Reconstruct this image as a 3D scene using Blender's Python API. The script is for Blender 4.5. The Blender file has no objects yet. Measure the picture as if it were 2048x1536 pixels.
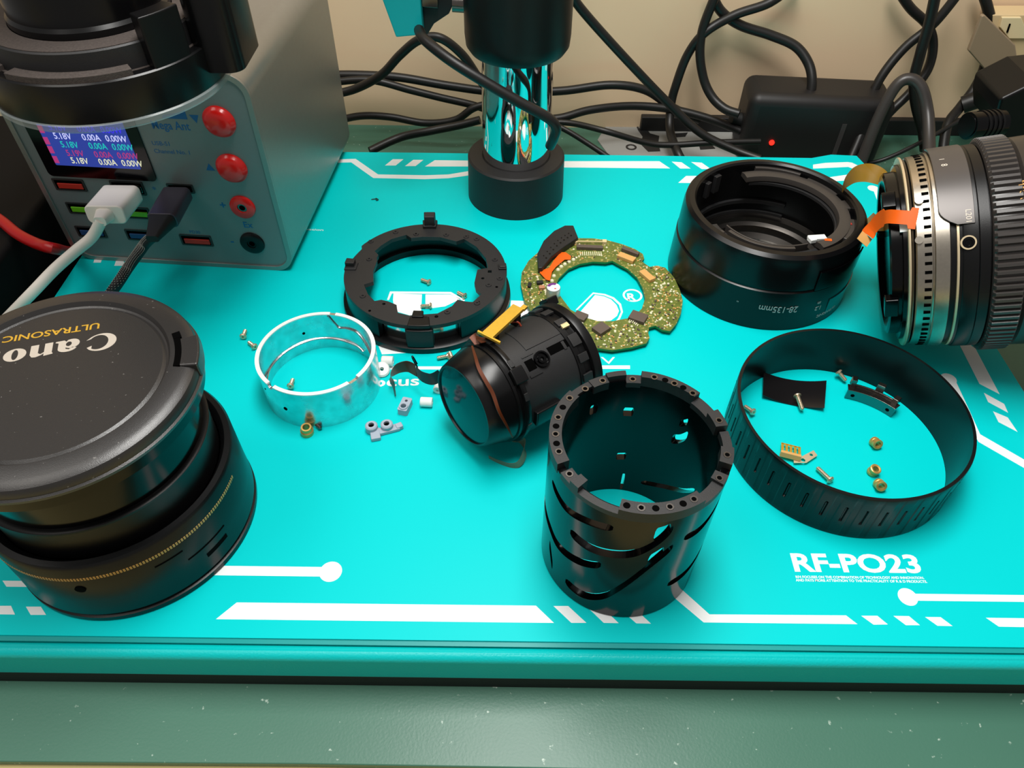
import bpy, bmesh, math, random
import numpy as np
from mathutils import Vector, Matrix
from mathutils.geometry import tessellate_polygon

# ---------------------------------------------------------------- camera, light, exposure
sc = bpy.context.scene
COL = sc.collection
MM = 0.001
FPX, PITCH, ROLL, CAMH = 1480.0, math.radians(47), math.radians(0.7), 215.0
_fw = np.array([0, math.cos(PITCH), -math.sin(PITCH)])
_rt0 = np.array([1.0, 0, 0]); _dn0 = np.array([0, -math.sin(PITCH), -math.cos(PITCH)])
_rt = _rt0*math.cos(ROLL) - _dn0*math.sin(ROLL)
_dn = _rt0*math.sin(ROLL) + _dn0*math.cos(ROLL)
_o = np.array([0, 0, CAMH])
cam = bpy.data.cameras.new('camera'); camo = bpy.data.objects.new('camera', cam); COL.objects.link(camo)
cam.sensor_width = 36; cam.lens = FPX/2048*36; cam.clip_start = 0.005; cam.clip_end = 20
camo.matrix_world = Matrix(((_rt[0], -_dn[0], -_fw[0], 0), (_rt[1], -_dn[1], -_fw[1], 0), (_rt[2], -_dn[2], -_fw[2], CAMH*MM), (0, 0, 0, 1)))
sc.camera = camo

sc.view_settings.view_transform = 'Standard'; sc.view_settings.look = 'None'
sc.view_settings.gamma = 1; sc.view_settings.exposure = 0.0; sc.view_settings.use_curve_mapping = False
w = bpy.data.worlds.new('room_light'); sc.world = w; w.use_nodes = True
w.node_tree.nodes['Background'].inputs[0].default_value = (1.0, 0.965, 0.93, 1)
w.node_tree.nodes['Background'].inputs[1].default_value = 0.27
def area(name, loc, target, sx, sy, power, colr):
    l = bpy.data.lights.new(name, 'AREA'); l.shape = 'RECTANGLE'; l.size = sx; l.size_y = sy; l.energy = power; l.color = colr
    o = bpy.data.objects.new(name, l); COL.objects.link(o); o.location = loc
    o.rotation_euler = (Vector(target)-Vector(loc)).to_track_quat('-Z', 'Y').to_euler()
    return o
area('desk_lamp_light', (0.02, 0.19, 0.52), (0.03, 0.19, 0), 0.30, 0.14, 2.95, (1.0, 0.985, 0.95))
area('ceiling_light', (-0.62, 0.0, 1.25), (0, 0.25, 0), 0.8, 0.5, 5.0, (1.0, 0.95, 0.88))

def ray(px, py): return _fw + _rt*(px-1024)/FPX + _dn*(py-768)/FPX
def P(px, py, z=0.0):
    d = ray(px, py); t = (z-_o[2])/d[2]; return _o + d*t
def Q(px, py, Y):
    d = ray(px, py); t = (Y-_o[1])/d[1]; p = _o + d*t
    return p
def D2(a, z=0.0): return [P(x, y, z)[:2] for x, y in a]
def Z(a, ox, oy, s): return [(ox+x/s, oy+y/s) for x, y in a]

# ---------------------------------------------------------------- materials
def lin(c):
    return tuple((x/255/12.92 if x/255 <= .04045 else ((x/255+.055)/1.055)**2.4) for x in c)
def mat(name, rgb, rough=.5, metal=0.0, spec=.5, noise=0.0, nscale=400, bump=0.0, bscale=2000, trans=0, ior=1.45, alpha=1, emit=None, estr=1, coat=0, specks=0, speckcol=(200, 200, 200), speckscale=900, rvar=0):
    m = bpy.data.materials.new(name); m.use_nodes = True; nt = m.node_tree; b = nt.nodes['Principled BSDF']
    c = lin(rgb)
    b.inputs['Base Color'].default_value = (*c, 1); b.inputs['Roughness'].default_value = rough
    b.inputs['Metallic'].default_value = metal; b.inputs['Specular IOR Level'].default_value = spec
    b.inputs['Transmission Weight'].default_value = trans; b.inputs['IOR'].default_value = ior; b.inputs['Alpha'].default_value = alpha
    b.inputs['Coat Weight'].default_value = coat
    if emit: b.inputs['Emission Color'].default_value = (*lin(emit), 1); b.inputs['Emission Strength'].default_value = estr
    L = nt.links.new
    tc = nt.nodes.new('ShaderNodeTexCoord') if (noise or bump or specks or rvar) else None
    out = None
    if noise:
        n = nt.nodes.new('ShaderNodeTexNoise'); n.inputs['Scale'].default_value = nscale; n.inputs['Detail'].default_value = 6
        L(tc.outputs['Object'], n.inputs['Vector'])
        mx = nt.nodes.new('ShaderNodeMix'); mx.data_type = 'RGBA'
        mx.inputs[6].default_value = (*[v*(1-noise) for v in c], 1); mx.inputs[7].default_value = (*[min(1, v*(1+noise)) for v in c], 1)
        L(n.outputs['Fac'], mx.inputs[0]); out = mx.outputs[2]
    if specks:
        n = nt.nodes.new('ShaderNodeTexNoise'); n.inputs['Scale'].default_value = speckscale; n.inputs['Detail'].default_value = 3
        L(tc.outputs['Object'], n.inputs['Vector'])
        r = nt.nodes.new('ShaderNodeMapRange'); r.inputs[1].default_value = 1-specks; r.inputs[2].default_value = 1-specks+.06
        L(n.outputs['Fac'], r.inputs[0])
        mx = nt.nodes.new('ShaderNodeMix'); mx.data_type = 'RGBA'
        if out: L(out, mx.inputs[6])
        else: mx.inputs[6].default_value = (*c, 1)
        mx.inputs[7].default_value = (*lin(speckcol), 1); L(r.outputs[0], mx.inputs[0]); out = mx.outputs[2]
    if out: L(out, b.inputs['Base Color'])
    if rvar:
        n = nt.nodes.new('ShaderNodeTexNoise'); n.inputs['Scale'].default_value = nscale*.6; n.inputs['Detail'].default_value = 4
        L(tc.outputs['Object'], n.inputs['Vector'])
        r = nt.nodes.new('ShaderNodeMapRange'); r.inputs[3].default_value = max(0, rough-rvar); r.inputs[4].default_value = rough+rvar
        L(n.outputs['Fac'], r.inputs[0]); L(r.outputs[0], b.inputs['Roughness'])
    if bump:
        n = nt.nodes.new('ShaderNodeTexNoise'); n.inputs['Scale'].default_value = bscale; n.inputs['Detail'].default_value = 2
        L(tc.outputs['Object'], n.inputs['Vector'])
        bp = nt.nodes.new('ShaderNodeBump'); bp.inputs['Strength'].default_value = bump; bp.inputs['Distance'].default_value = 0.0003
        L(n.outputs['Fac'], bp.inputs['Height']); L(bp.outputs[0], b.inputs['Normal'])
    return m
TEAL = mat('teal_lacquer', (0, 206, 208), .42, spec=.12, noise=.03, nscale=6, bump=.03, bscale=900)
TEALEDGE = mat('teal_textured_paint', (0, 190, 190), .4, spec=.3, bump=.35, bscale=1500)
TEALD = mat('teal_paint', (20, 190, 195), .4)
WHITE = mat('white_print', (240, 246, 246), .4)
GROOVE = mat('groove_teal', (0, 150, 148), .4)
RUBBER = mat('black_rubber', (14, 16, 16), .6)
MAT_ = mat('green_rubber_mat', (70, 116, 98), .38, noise=.14, nscale=9, bump=.12, bscale=1200, specks=.30, speckcol=(176, 196, 182), speckscale=420, rvar=.08)
WALL = mat('beige_wall', (232, 204, 168), .8, noise=.12, nscale=7)
TRIM = mat('dark_trim', (26, 26, 26), .5)
BLK = mat('black_plastic', (11, 11, 12), .34, spec=.35, bump=.04, bscale=3000)
BLKG = mat('black_gloss', (4, 4, 5), .16, spec=.3)
BLKM = mat('black_matte', (32, 32, 33), .5, bump=.12, bscale=3500, noise=.12)
BLKT = mat('black_textured', (38, 36, 35), .33, spec=.8, bump=.15, bscale=5000, specks=.30, speckcol=(110, 108, 104), speckscale=900)
DUST = mat('dusty_black', (70, 62, 58), .8, noise=.5, nscale=1400, bump=.3, bscale=3000)
SATIN = mat('satin_black', (12, 12, 13), .26, spec=.38)
HOLE = mat('dark_recess', (2, 2, 2), .8, spec=.04)
CHROME = mat('chrome', (235, 235, 235), .03, metal=1)
STEEL = mat('brushed_steel', (186, 178, 165), .28, metal=1, noise=.12, nscale=900)
STEELD = mat('dark_steel', (120, 115, 110), .25, metal=1)
ALU = mat('bright_aluminium', (214, 216, 218), .24, metal=1, noise=.35, nscale=260, rvar=.2, bump=.35, bscale=260)
ALURIM = mat('aluminium_rim', (248, 248, 246), .45, metal=.3)
CASE = mat('grey_aluminium_case', (150, 150, 146), .36, metal=.7, bump=.06, bscale=5000, noise=.05)
PANEL = mat('grey_front_panel', (122, 132, 132), .42, metal=.3, bump=.05, bscale=5000)
BRASS = mat('brass', (214, 170, 96), .34, metal=.6)
GOLD = mat('gold_foil', (238, 190, 70), .34, metal=.55, noise=.1, nscale=700)
GOLDP = mat('gold_print', (190, 140, 72), .4, metal=.3)
SCREW = mat('screw_steel', (214, 194, 164), .3, metal=.75)
COPPER = mat('copper_flex', (92, 44, 20), .35, metal=.35, spec=.6)
ORANGE = mat('orange_flex', (232, 96, 14), .4, spec=.5)
AMBER = mat('amber_flex', (150, 112, 20), .3, spec=.6, alpha=.85)
NYLON = mat('white_nylon', (232, 236, 232), .45)
GREYN = mat('grey_nylon', (160, 172, 186), .5)
RED = mat('red_plastic', (226, 26, 22), .28, coat=.3)
REDP = mat('red_port', (190, 44, 30), .45)
GREEN = mat('green_port', (110, 190, 30), .4)
BLUEP = mat('blue_port', (30, 70, 120), .45)
BLUE = mat('blue_print', (22, 96, 150), .5)
CREAM = mat('cream_metal', (226, 206, 170), .35, metal=.6)
WCABLE = mat('white_cable', (238, 232, 222), .4)
RCABLE = mat('red_cable', (176, 14, 16), .35)
BCABLE = mat('black_cable', (24, 23, 22), .42)
GLASS = mat('coated_glass', (0, 46, 52), .1, spec=.35)
PCB = mat('green_circuit_board', (100, 112, 48), .36, noise=.5, nscale=300, specks=.42, speckcol=(176, 160, 92), speckscale=700)
PCBE = mat('circuit_board_edge', (30, 120, 50), .5)
SOLDER = mat('solder', (236, 232, 200), .3, metal=.15)
CHIP = mat('chip_epoxy', (92, 80, 72), .5)
IVORY = mat('ivory_connector', (222, 202, 150), .45)
TAN = mat('tan_connector', (216, 166, 98), .45)
SCREEN = mat('screen_glass', (2, 2, 3), .12, spec=.6)
def em(n, c, s): return mat(n, (0, 0, 0), .4, emit=c, estr=s)
SBLUE = em('lit_screen_blue', (44, 62, 150), 1.0)
SLAV = em('lit_text_pale', (200, 205, 255), 1.0); STEALT = em('lit_text_teal', (30, 200, 190), .9)
SPINK = em('lit_text_magenta', (190, 60, 130), .8); SPALE = em('lit_text_cream', (225, 225, 190), 1.0); SVIV = em('lit_text_violet', (60, 50, 235), 1.0)
LED = em('red_led', (255, 30, 20), 4.0)
CLEAR = mat('clear_plastic', (180, 190, 190), .15, alpha=.35, spec=.6)
CARDG = mat('grey_card', (150, 150, 146), .6, noise=.12, nscale=60)
BEIGE = mat('beige_plastic', (214, 190, 146), .45)
FLAP = mat('grey_beige_plastic', (150, 130, 106), .3)
PINK = mat('pink_print', (200, 60, 80), .5)
BRAID = mat('braided_sleeve', (26, 26, 28), .6)
BRAIDW = mat('braid_fleck', (190, 185, 175), .6)
FOIL = mat('mirror_foil', (200, 205, 205), .12, metal=1)
PLUG = mat('plum_grey_plug', (66, 62, 72), .35, metal=.3)

# ---------------------------------------------------------------- mesh helpers (all in mm)
class MB:
    def __init__(s): s.v = []; s.f = []
    def add(s, v, f, M=None):
        n = len(s.v)
        for p in v:
            p = Vector((float(p[0]), float(p[1]), float(p[2])))
            s.v.append(M @ p if M is not None else p)
        s.f += [tuple(i+n for i in q) for q in f]; return s
    def box(s, c, d, M=None, rz=0):
        x, y, z = [k/2 for k in d]; R = Matrix.Rotation(rz, 4, 'Z')
        v = [Vector(c)+R @ Vector((a*x, b*y, e*z)) for e in (-1, 1) for b in (-1, 1) for a in (-1, 1)]
        return s.add(v, [(0, 2, 3, 1), (4, 5, 7, 6), (0, 1, 5, 4), (2, 6, 7, 3), (0, 4, 6, 2), (1, 3, 7, 5)], M)
    def prism(s, poly, z0, z1, holes=(), M=None):
        loops = [[Vector((p[0], p[1], 0)) for p in poly]]+[[Vector((p[0], p[1], 0)) for p in h] for h in holes]
        tr = tessellate_polygon(loops); pts = [p for l in loops for p in l]; n = len(pts)
        v = [(p.x, p.y, z0) for p in pts]+[(p.x, p.y, z1) for p in pts]; f = []
        for t in tr:
            a, b, c = [pts[i] for i in t]
            if (b-a).cross(c-a).z < 0: t = (t[0], t[2], t[1])
            f.append(tuple(i+n for i in t)); f.append((t[0], t[2], t[1]))
        k = 0
        for l in loops:
            m = len(l)
            ar = sum(l[i].x*l[(i+1) % m].y-l[(i+1) % m].x*l[i].y for i in range(m))
            out = (ar > 0) == (k == 0)
            for i in range(m):
                a, b = k+i, k+(i+1) % m
                f.append((a, b, b+n, a+n) if out else (b, a, a+n, b+n))
            k += m
        return s.add(v, f, M)
    def lathe(s, prof, seg=96, a0=0, a1=360, closed=False, M=None, c=(0, 0, 0)):
        full = abs(a1-a0-360) < 1e-6; na = seg if full else seg+1; k = len(prof); v = []; f = []
        for i in range(na):
            a = math.radians(a0+(a1-a0)*i/seg)
            for r, z in prof: v.append((c[0]+r*math.cos(a), c[1]+r*math.sin(a), c[2]+z))
        for i in range(seg):
            j = (i+1) % na
            for q in range(k if closed else k-1):
                b = (q+1) % k
                f.append((i*k+q, j*k+q, j*k+b, i*k+b))
        if not full and closed:
            f.append(tuple(range(k))); f.append(tuple((na-1)*k+q for q in reversed(range(k))))
        return s.add(v, f, M)
    def sector(s, r0, r1, z0, z1, a0, a1, seg=None, M=None, c=(0, 0, 0)):
        seg = seg or max(2, int(abs(a1-a0)/3)+1)
        return s.lathe([(r0, z0), (r1, z0), (r1, z1), (r0, z1)], seg, a0, a1, True, M, c)
    def cyl(s, p0, p1, r0, r1=None, seg=20, cap=True, M=None):
        r1 = r0 if r1 is None else r1
        p0 = Vector(p0); p1 = Vector(p1); d = (p1-p0).normalized(); u = d.orthogonal().normalized(); w_ = d.cross(u)
        v = []; f = []
        for p, r in ((p0, r0), (p1, r1)):
            for i in range(seg):
                a = 2*math.pi*i/seg; v.append(p+r*(u*math.cos(a)+w_*math.sin(a)))
        for i in range(seg):
            j = (i+1) % seg; f.append((i, j, j+seg, i+seg))
        if cap: f.append(tuple(reversed(range(seg)))); f.append(tuple(range(seg, 2*seg)))
        return s.add(v, f, M)
    def tube(s, pts, r, seg=12, n=8, M=None, smooth=True):
        pts = spline(pts, n) if smooth else [Vector(p) for p in pts]
        v = []; f = []; u = None; m = len(pts)
        for i, p in enumerate(pts):
            t = (pts[min(i+1, m-1)]-pts[max(i-1, 0)]).normalized()
            if u is None: u = t.orthogonal().normalized()
            u = (u-t*u.dot(t)).normalized(); w_ = t.cross(u)
            rr = r(i/(m-1)) if callable(r) else r
            for k in range(seg):
                a = 2*math.pi*k/seg; v.append(p+rr*(u*math.cos(a)+w_*math.sin(a)))
        for i in range(m-1):
            for k in range(seg):
                j = (k+1) % seg; f.append((i*seg+k, i*seg+j, (i+1)*seg+j, (i+1)*seg+k))
        f.append(tuple(reversed(range(seg)))); f.append(tuple((m-1)*seg+k for k in range(seg)))
        return s.add(v, f, M)
    def ribbon(s, pts, wid, t=.15, n=8, M=None):
        """pts: list of (point, width-direction); a thin strip of real thickness"""
        c = spline([p for p, d in pts], n); dd = spline([Vector(d) for p, d in pts], n); m = len(c); v = []; f = []
        for i in range(m):
            tg = (c[min(i+1, m-1)]-c[max(i-1, 0)]).normalized(); d = dd[i]; d = (d-tg*d.dot(tg)).normalized(); nn = tg.cross(d)
            wv = wid(i/(m-1)) if callable(wid) else wid
            for a, b in ((-1, -1), (1, -1), (1, 1), (-1, 1)): v.append(c[i]+d*a*wv/2+nn*b*t/2)
        for i in range(m-1):
            for k in range(4):
                j = (k+1) % 4; f.append((i*4+k, i*4+j, (i+1)*4+j, (i+1)*4+k))
        f += [(3, 2, 1, 0), tuple((m-1)*4+k for k in range(4))]
        return s.add(v, f, M)
    def text(s, txt, size, depth=.05, M=None, fn=None, spacing=1.0, shear=0, wx=1.0, bold=0):
        cu = bpy.data.curves.new('t', 'FONT'); cu.body = txt; cu.size = size; cu.extrude = depth; cu.align_x = 'CENTER'; cu.align_y = 'CENTER'
        cu.space_character = spacing; cu.shear = shear; cu.offset = bold; cu.resolution_u = 4
        o = bpy.data.objects.new('t', cu); COL.objects.link(o)
        dg = bpy.context.evaluated_depsgraph_get(); me = bpy.data.meshes.new_from_object(o.evaluated_get(dg))
        v = [Vector((p.co.x*wx, p.co.y, p.co.z)) for p in me.vertices]; f = [tuple(p.vertices) for p in me.polygons]
        bpy.data.objects.remove(o); bpy.data.curves.remove(cu); bpy.data.meshes.remove(me)
        if fn: v = [fn(p) for p in v]
        return s.add(v, f, M)
    def build(s, name, m, parent=None, smooth=35, bevel=0, origin=None):
        me = bpy.data.meshes.new(name); o_ = Vector(origin) if origin is not None else Vector((0, 0, 0))
        me.from_pydata([tuple((p-o_)*MM) for p in s.v], [], s.f); me.validate(); me.update()
        bm = bmesh.new(); bm.from_mesh(me); bmesh.ops.recalc_face_normals(bm, faces=bm.faces); bm.to_mesh(me); bm.free()
        me.materials.append(m)
        if smooth:
            me.shade_smooth(); me.set_sharp_from_angle(angle=math.radians(smooth))
        o = bpy.data.objects.new(name, me); COL.objects.link(o)
        if parent: o.parent = parent
        elif origin is not None: o.location = o_*MM
        if bevel:
            b = o.modifiers.new('edge', 'BEVEL'); b.width = bevel*MM; b.segments = 3; b.limit_method = 'ANGLE'; b.angle_limit = math.radians(40)
            b.harden_normals = True
        return o
def spline(pts, n=8):
    p = [Vector(tuple(float(c) for c in q)) for q in pts]
    if len(p) < 3: return p
    out = []
    for i in range(len(p)-1):
        a = p[max(i-1, 0)]; b = p[i]; c = p[i+1]; d = p[min(i+2, len(p)-1)]
        for k in range(n):
            t = k/n; out.append(.5*((2*b)+(c-a)*t+(2*a-5*b+4*c-d)*t*t+(3*b-3*c+d-a)*t**3))
    return out+[p[-1]]
def thing(name, label, cat, loc=(0, 0, 0), group=None, R=None):
    o = bpy.data.objects.new(name, None); COL.objects.link(o); o.empty_display_size = .01
    T = Matrix.Translation(Vector(loc)*MM)
    o.matrix_world = T @ R.to_4x4() if R is not None else T
    o['label'] = label; o['category'] = cat
    if group: o['group'] = group
    return o
def tag(o, label, cat, group=None):
    o['label'] = label; o['category'] = cat
    if group: o['group'] = group
    return o
def cut(o, mb, solver='EXACT'):
    me = bpy.data.meshes.new('c'); me.from_pydata([tuple(p*MM) for p in mb.v], [], mb.f)
    bm = bmesh.new(); bm.from_mesh(me); bmesh.ops.recalc_face_normals(bm, faces=bm.faces); bm.to_mesh(me); bm.free()
    c = bpy.data.objects.new('c', me); COL.objects.link(c); c.parent = o.parent
    md = o.modifiers.new('b', 'BOOLEAN'); md.operation = 'DIFFERENCE'; md.object = c; md.solver = solver; md.use_self = True
    dg = bpy.context.evaluated_depsgraph_get(); dg.update()
    new = bpy.data.meshes.new_from_object(o.evaluated_get(dg))
    o.modifiers.remove(md); old = o.data; nm = old.name; o.data = new; bpy.data.meshes.remove(old); new.name = nm
    bpy.data.objects.remove(c); bpy.data.meshes.remove(me)
    new.shade_smooth(); new.set_sharp_from_angle(angle=math.radians(35))
def struct(o): o['kind'] = 'structure'; return o
def rrect(x0, y0, x1, y1, r, n=8):
    out = []
    for cx, cy, a in ((x1-r, y1-r, 0), (x0+r, y1-r, 90), (x0+r, y0+r, 180), (x1-r, y0+r, 270)):
        for i in range(n+1):
            t = math.radians(a+90*i/n); out.append((cx+r*math.cos(t), cy+r*math.sin(t)))
    return out
def circ(cx, cy, r, n=32, ry=None): return [(cx+r*math.cos(2*math.pi*i/n), cy+(ry or r)*math.sin(2*math.pi*i/n)) for i in range(n)]
def frame(c, yaw, pit):
    n = Vector((math.cos(yaw)*math.cos(pit), math.sin(yaw)*math.cos(pit), math.sin(pit)))
    u = Vector((0, 0, 1)).cross(n).normalized(); v = n.cross(u)     # u horizontal, v up
    return Matrix((u, v, n)).transposed()
def oncyl(px, py, c, R3, R):
    """where the sight line to a pixel meets a lying cylinder: local (angle in degrees, offset along the axis)"""
    d = R3.transposed() @ Vector(ray(px, py)); o = R3.transposed() @ (Vector(_o)-Vector(c))
    a = d.x**2+d.y**2; b = 2*(o.x*d.x+o.y*d.y); cc = o.x**2+o.y**2-R*R; D = max(0, b*b-4*a*cc)
    t = (-b-math.sqrt(D))/(2*a); p = o+d*t
    return math.degrees(math.atan2(p.y, p.x)), p.z

# ================================================================ setting
DESK = -21.0
struct(MB().box((0, 190, DESK-23), (1000, 520, 40)).build('floor', mat('desk_top_wood', (196, 180, 120), .6), smooth=0))
gm = MB().prism([(-420, 66), (-200, 65.6), (-60, 66.2), (120, 65.0), (420, 65.5), (420, 449), (-420, 449)], DESK-3, DESK).build('desk_mat', MAT_, smooth=0, bevel=.5)
tag(gm, 'green rubber workbench mat covering the whole desk under the teal plate', 'mat')
wl = MB().box((0, 457, 190), (1100, 20, 424)).build('wall_back', WALL, smooth=0); struct(wl)
struct(MB().box((250, 444.5, DESK+5), (340, 5, 10)).build('trim_1', TRIM, smooth=0, bevel=.6))

# ================================================================ microscope stand
ms = thing('microscope_stand', 'microscope stand with teal printed base plate and chrome post', 'microscope stand', (0, 337, 0))
mo = Vector((0, 337, 0)); Tm = Matrix.Translation(-mo)
out = [(-200, 95), (200, 95), (203, 100), (203, 322), (192, 379), (178, 380), (166, 376), (60, 376.5), (-60, 376.5), (-166, 376), (-178, 380), (-192, 379), (-203, 322), (-203, 100)]
bp = MB().prism(out, -9, 0, M=Tm).build('base_plate', TEAL, ms, smooth=0)
edge = MB().prism([(-205, 89.0), (205, 89.0), (205, 93.6), (-205, 93.6)], -15.2, -.1, M=Tm)
eo = edge.build('plate_edge', TEALEDGE, bp, smooth=30, bevel=0)
b = eo.modifiers.new('edge', 'BEVEL'); b.width = 2.6*MM; b.segments = 6; b.limit_method = 'ANGLE'
MB().prism([(-203, 93.5), (203, 93.5), (203, 95.1), (-203, 95.1)], -16, -.6, M=Tm).build('plate_seam', GROOVE, bp, smooth=0)
MB().prism([(-203, 89.3), (203, 89.3), (200, 320), (188, 374), (-188, 374), (-200, 320)], DESK, -9, M=Tm).build('rubber_base', RUBBER, ms, smooth=0)
stripes = []
def pz(l, ox=0, oy=0, s=1): stripes.append(Z(l, ox, oy, s))
a = (600, 260, 2.56)
pz([(160, 152), (285, 148), (400, 228), (640, 232), (760, 228), (900, 205), (900, 228), (760, 247), (640, 252), (375, 246), (262, 166), (160, 168)], *a)
pz([(435, 182), (475, 150), (530, 150), (490, 182)], *a); pz([(538, 185), (580, 153), (632, 153), (592, 185)], *a)
pz([(640, 187), (690, 155), (862, 157), (862, 187)], *a); pz([(1350, 160), (1840, 160), (1895, 197), (1350, 192)], *a)

a = (1320, 270, 3.84)
pz([(-20, 203), (15, 207), (80, 257), (-20, 255)], *a) if 0 else None
pz([(90, 205), (165, 210), (235, 258), (155, 258)], *a); pz([(240, 208), (320, 213), (390, 262), (320, 262)], *a); pz([(200, 315), (320, 315), (320, 370), (140, 368)], *a)
a = (1600, 280, 7.68)
pz([(200, 380), (390, 352), (730, 340), (800, 350), (1010, 450), (1150, 540), (1080, 560), (920, 480), (740, 415), (370, 432), (200, 440)], *a)
pz([(400, 580), (850, 515), (690, 625), (400, 640)], *a)
pz([(1130, 780), (1190, 770), (1300, 1060), (1480, 1500), (1420, 1500), (1245, 1090)], *a)
a = (1848, 640, 7.68)
pz([(555, 400), (690, 370), (790, 440), (1160, 1140), (850, 980)], *a); pz([(920, 1120), (1230, 1290), (1290, 1425), (985, 1260)], *a)
pz([(555, 400), (690, 370), (300, -400), (200, -400)], *a)
pz([(1785, 630), (1880, 670), (1945, 765), (1820, 700)], 1440, 630, 3.268)
pz([(1460, 420), (1530, 410), (1600, 560), (1700, 780), (2100, 1010), (2100, 1065), (1690, 830), (1560, 620)], 1440, 630, 3.268)
a = (1540, 1060, 4.031)
pz([(1120, 514), (2200, 527), (2200, 582), (1120, 570)], *a)
pz([(735, 692), (865, 692), (950, 762), (835, 764)], *a); pz([(995, 693), (1120, 695), (1208, 768), (1095, 768)], *a); pz([(1250, 702), (1375, 703), (1472, 775), (1350, 773)], *a); pz([(1740, 708), (2200, 714), (2200, 786), (1845, 780)], *a)
a = (1000, 1160, 3.413)
pz([(1170, -60), (1190, 20), (1430, 235), (2362, 242), (2440, 302), (1390, 290), (1200, 130), (1170, 60)], *a)
pz([(-1937, 122), (245, 177), (370, 293), (-1960, 240)], *a) if 0 else None
stripes.append([(473.5, 1205), (1072, 1211.5), (1108, 1246), (432, 1238.5)])
pz([(365, 178), (465, 178), (590, 293), (487, 293)], *a); pz([(590, 180), (690, 180), (810, 295), (708, 293)], *a); pz([(800, 182), (905, 182), (1030, 298), (930, 296)], *a)
a = (0, 1100, 2.926)
pz([(1230, 92), (1900, 100), (1900, 156), (1230, 148)], *a); pz([(15, 180), (200, 182), (220, 217), (38, 215)], *a); pz([(-60, 327), (65, 327), (88, 378), (-60, 376)], *a); pz([(152, 332), (240, 332), (270, 380), (180, 380)], *a)
pz([(815, 50), (880, 50), (860, 108), (797, 108)], 0, 500, 4.266); pz([(1000, 65), (1045, 85), (1080, 135), (975, 135)], 0, 500, 4.266)
for s_ in stripes: MB().prism(D2(s_), .0, .06, M=Tm).build('printed_stripe', WHITE, bp, smooth=0)
for (px, py), r in (((1815.4, 1194), 3.0), ((661.5, 1143.5), 3.6), ((1746.5, 377), 2.9), ((1897, 758), 3.1)):
    c = P(px, py); MB().prism(circ(c[0], c[1], r), 0, .075, M=Tm).build('printed_dot', WHITE, bp, smooth=0)
# lettering on the plate
def flat_text(mb, txt, pL, pR, h, bold=0, base=0, wx=None, z=.04, T=Tm):
    A = P(*pL, base); B = P(*pR, base); d = B-A; L = math.hypot(d[0], d[1]); an = math.atan2(d[1], d[0])
    tmp = MB().text(txt, h/.70, .02, bold=bold); xs = [p.x for p in tmp.v]; W = max(xs)-min(xs); cx = (max(xs)+min(xs))/2
    ys = [p.y for p in tmp.v]; y0 = min(ys); k = L/W
    M = T @ Matrix.Translation((A[0], A[1], base+z)) @ Matrix.Rotation(an, 4, 'Z') @ Matrix.Scale(k, 4, (1, 0, 0)) @ Matrix.Translation((-min(xs), -y0, 0))
    mb.add(tmp.v, tmp.f, M)
m = MB(); flat_text(m, 'RF-PO23', (1590, 1144), (1846, 1147), 6.3, bold=.28); m.build('printed_lettering', WHITE, bp, smooth=0)
m = MB(); flat_text(m, 'RF4 FOCUSES ON THE COMBINATION OF TECHNOLOGY AND INNOVATION.', (1592, 1156.5), (1849, 1158.5), .85, bold=.03); m.build('printed_lettering', WHITE, bp, smooth=0)
m = MB(); flat_text(m, 'AND PAYS MORE ATTENTION TO THE PRACTICALITY OF R & D PRODUCTS.', (1592, 1163), (1855, 1166), .85, bold=.03); m.build('printed_lettering', WHITE, bp, smooth=0)
m = MB(); flat_text(m, 'innovation', (585, 459), (646, 462), 1.6); m.build('printed_lettering', WHITE, bp, smooth=0)
m = MB(); flat_text(m, 'Focus', (722, 775), (838, 771), 5.2, bold=.12); m.build('printed_lettering', WHITE, bp, smooth=0)
m = MB(); flat_text(m, 'V', (1203, 728), (1232, 728), 4.0); m.build('printed_lettering', WHITE, bp, smooth=0)
c = P(1265, 591); MB().prism(circ(c[0], c[1], 4.4), 0, .06, holes=[circ(c[0], c[1], 3.5)], M=Tm).build('printed_circle', WHITE, bp, smooth=0)
m = MB(); flat_text(m, 'R', (1256, 601), (1273, 601), 4.6, bold=.2); m.build('printed_lettering', WHITE, bp, smooth=0)
for l in ([(787, 587), (844, 589), (842, 628), (820, 631), (789, 622), (786, 600)], [(851, 589), (900, 589), (921, 598), (890, 613), (851, 618)],
          [(766, 612), (789, 640), (830, 648), (842, 648), (840, 690), (752, 690)], [(851, 648), (910, 636), (915, 668), (900, 690), (850, 690)],
          [(757, 692), (812, 706), (764, 709)] , [(1022, 601), (1080, 603), (1080, 640), (1018, 640)],
          [(1190, 590), (1208, 593), (1222, 599), (1233, 610), (1238, 622), (1234, 632), (1222, 641), (1185, 645), (1150, 643), (1157, 628)], [(780, 733), (900, 733), (900, 739), (780, 739)], [(1175, 731), (1260, 731), (1260, 738), (1175, 738)]):
    MB().prism(D2(l), 0, .05, M=Tm).build('printed_logo_shape', WHITE, bp, smooth=0)
for l in ([(780, 583), (902, 584), (930, 600), (928, 603), (900, 588), (784, 587), (778, 600), (774, 600)], [(1186, 585), (1210, 588), (1228, 595), (1242, 608), (1246, 624), (1240, 638), (1228, 650), (1224, 650), (1236, 637), (1242, 624), (1238, 610), (1225, 598), (1208, 591), (1187, 588), (1155, 620), (1151, 620)]):
    MB().prism(D2(l), 0, .05, M=Tm).build('printed_logo_shape', WHITE, bp, smooth=0)
pc = (0.7, 0)   # local post centre
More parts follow.
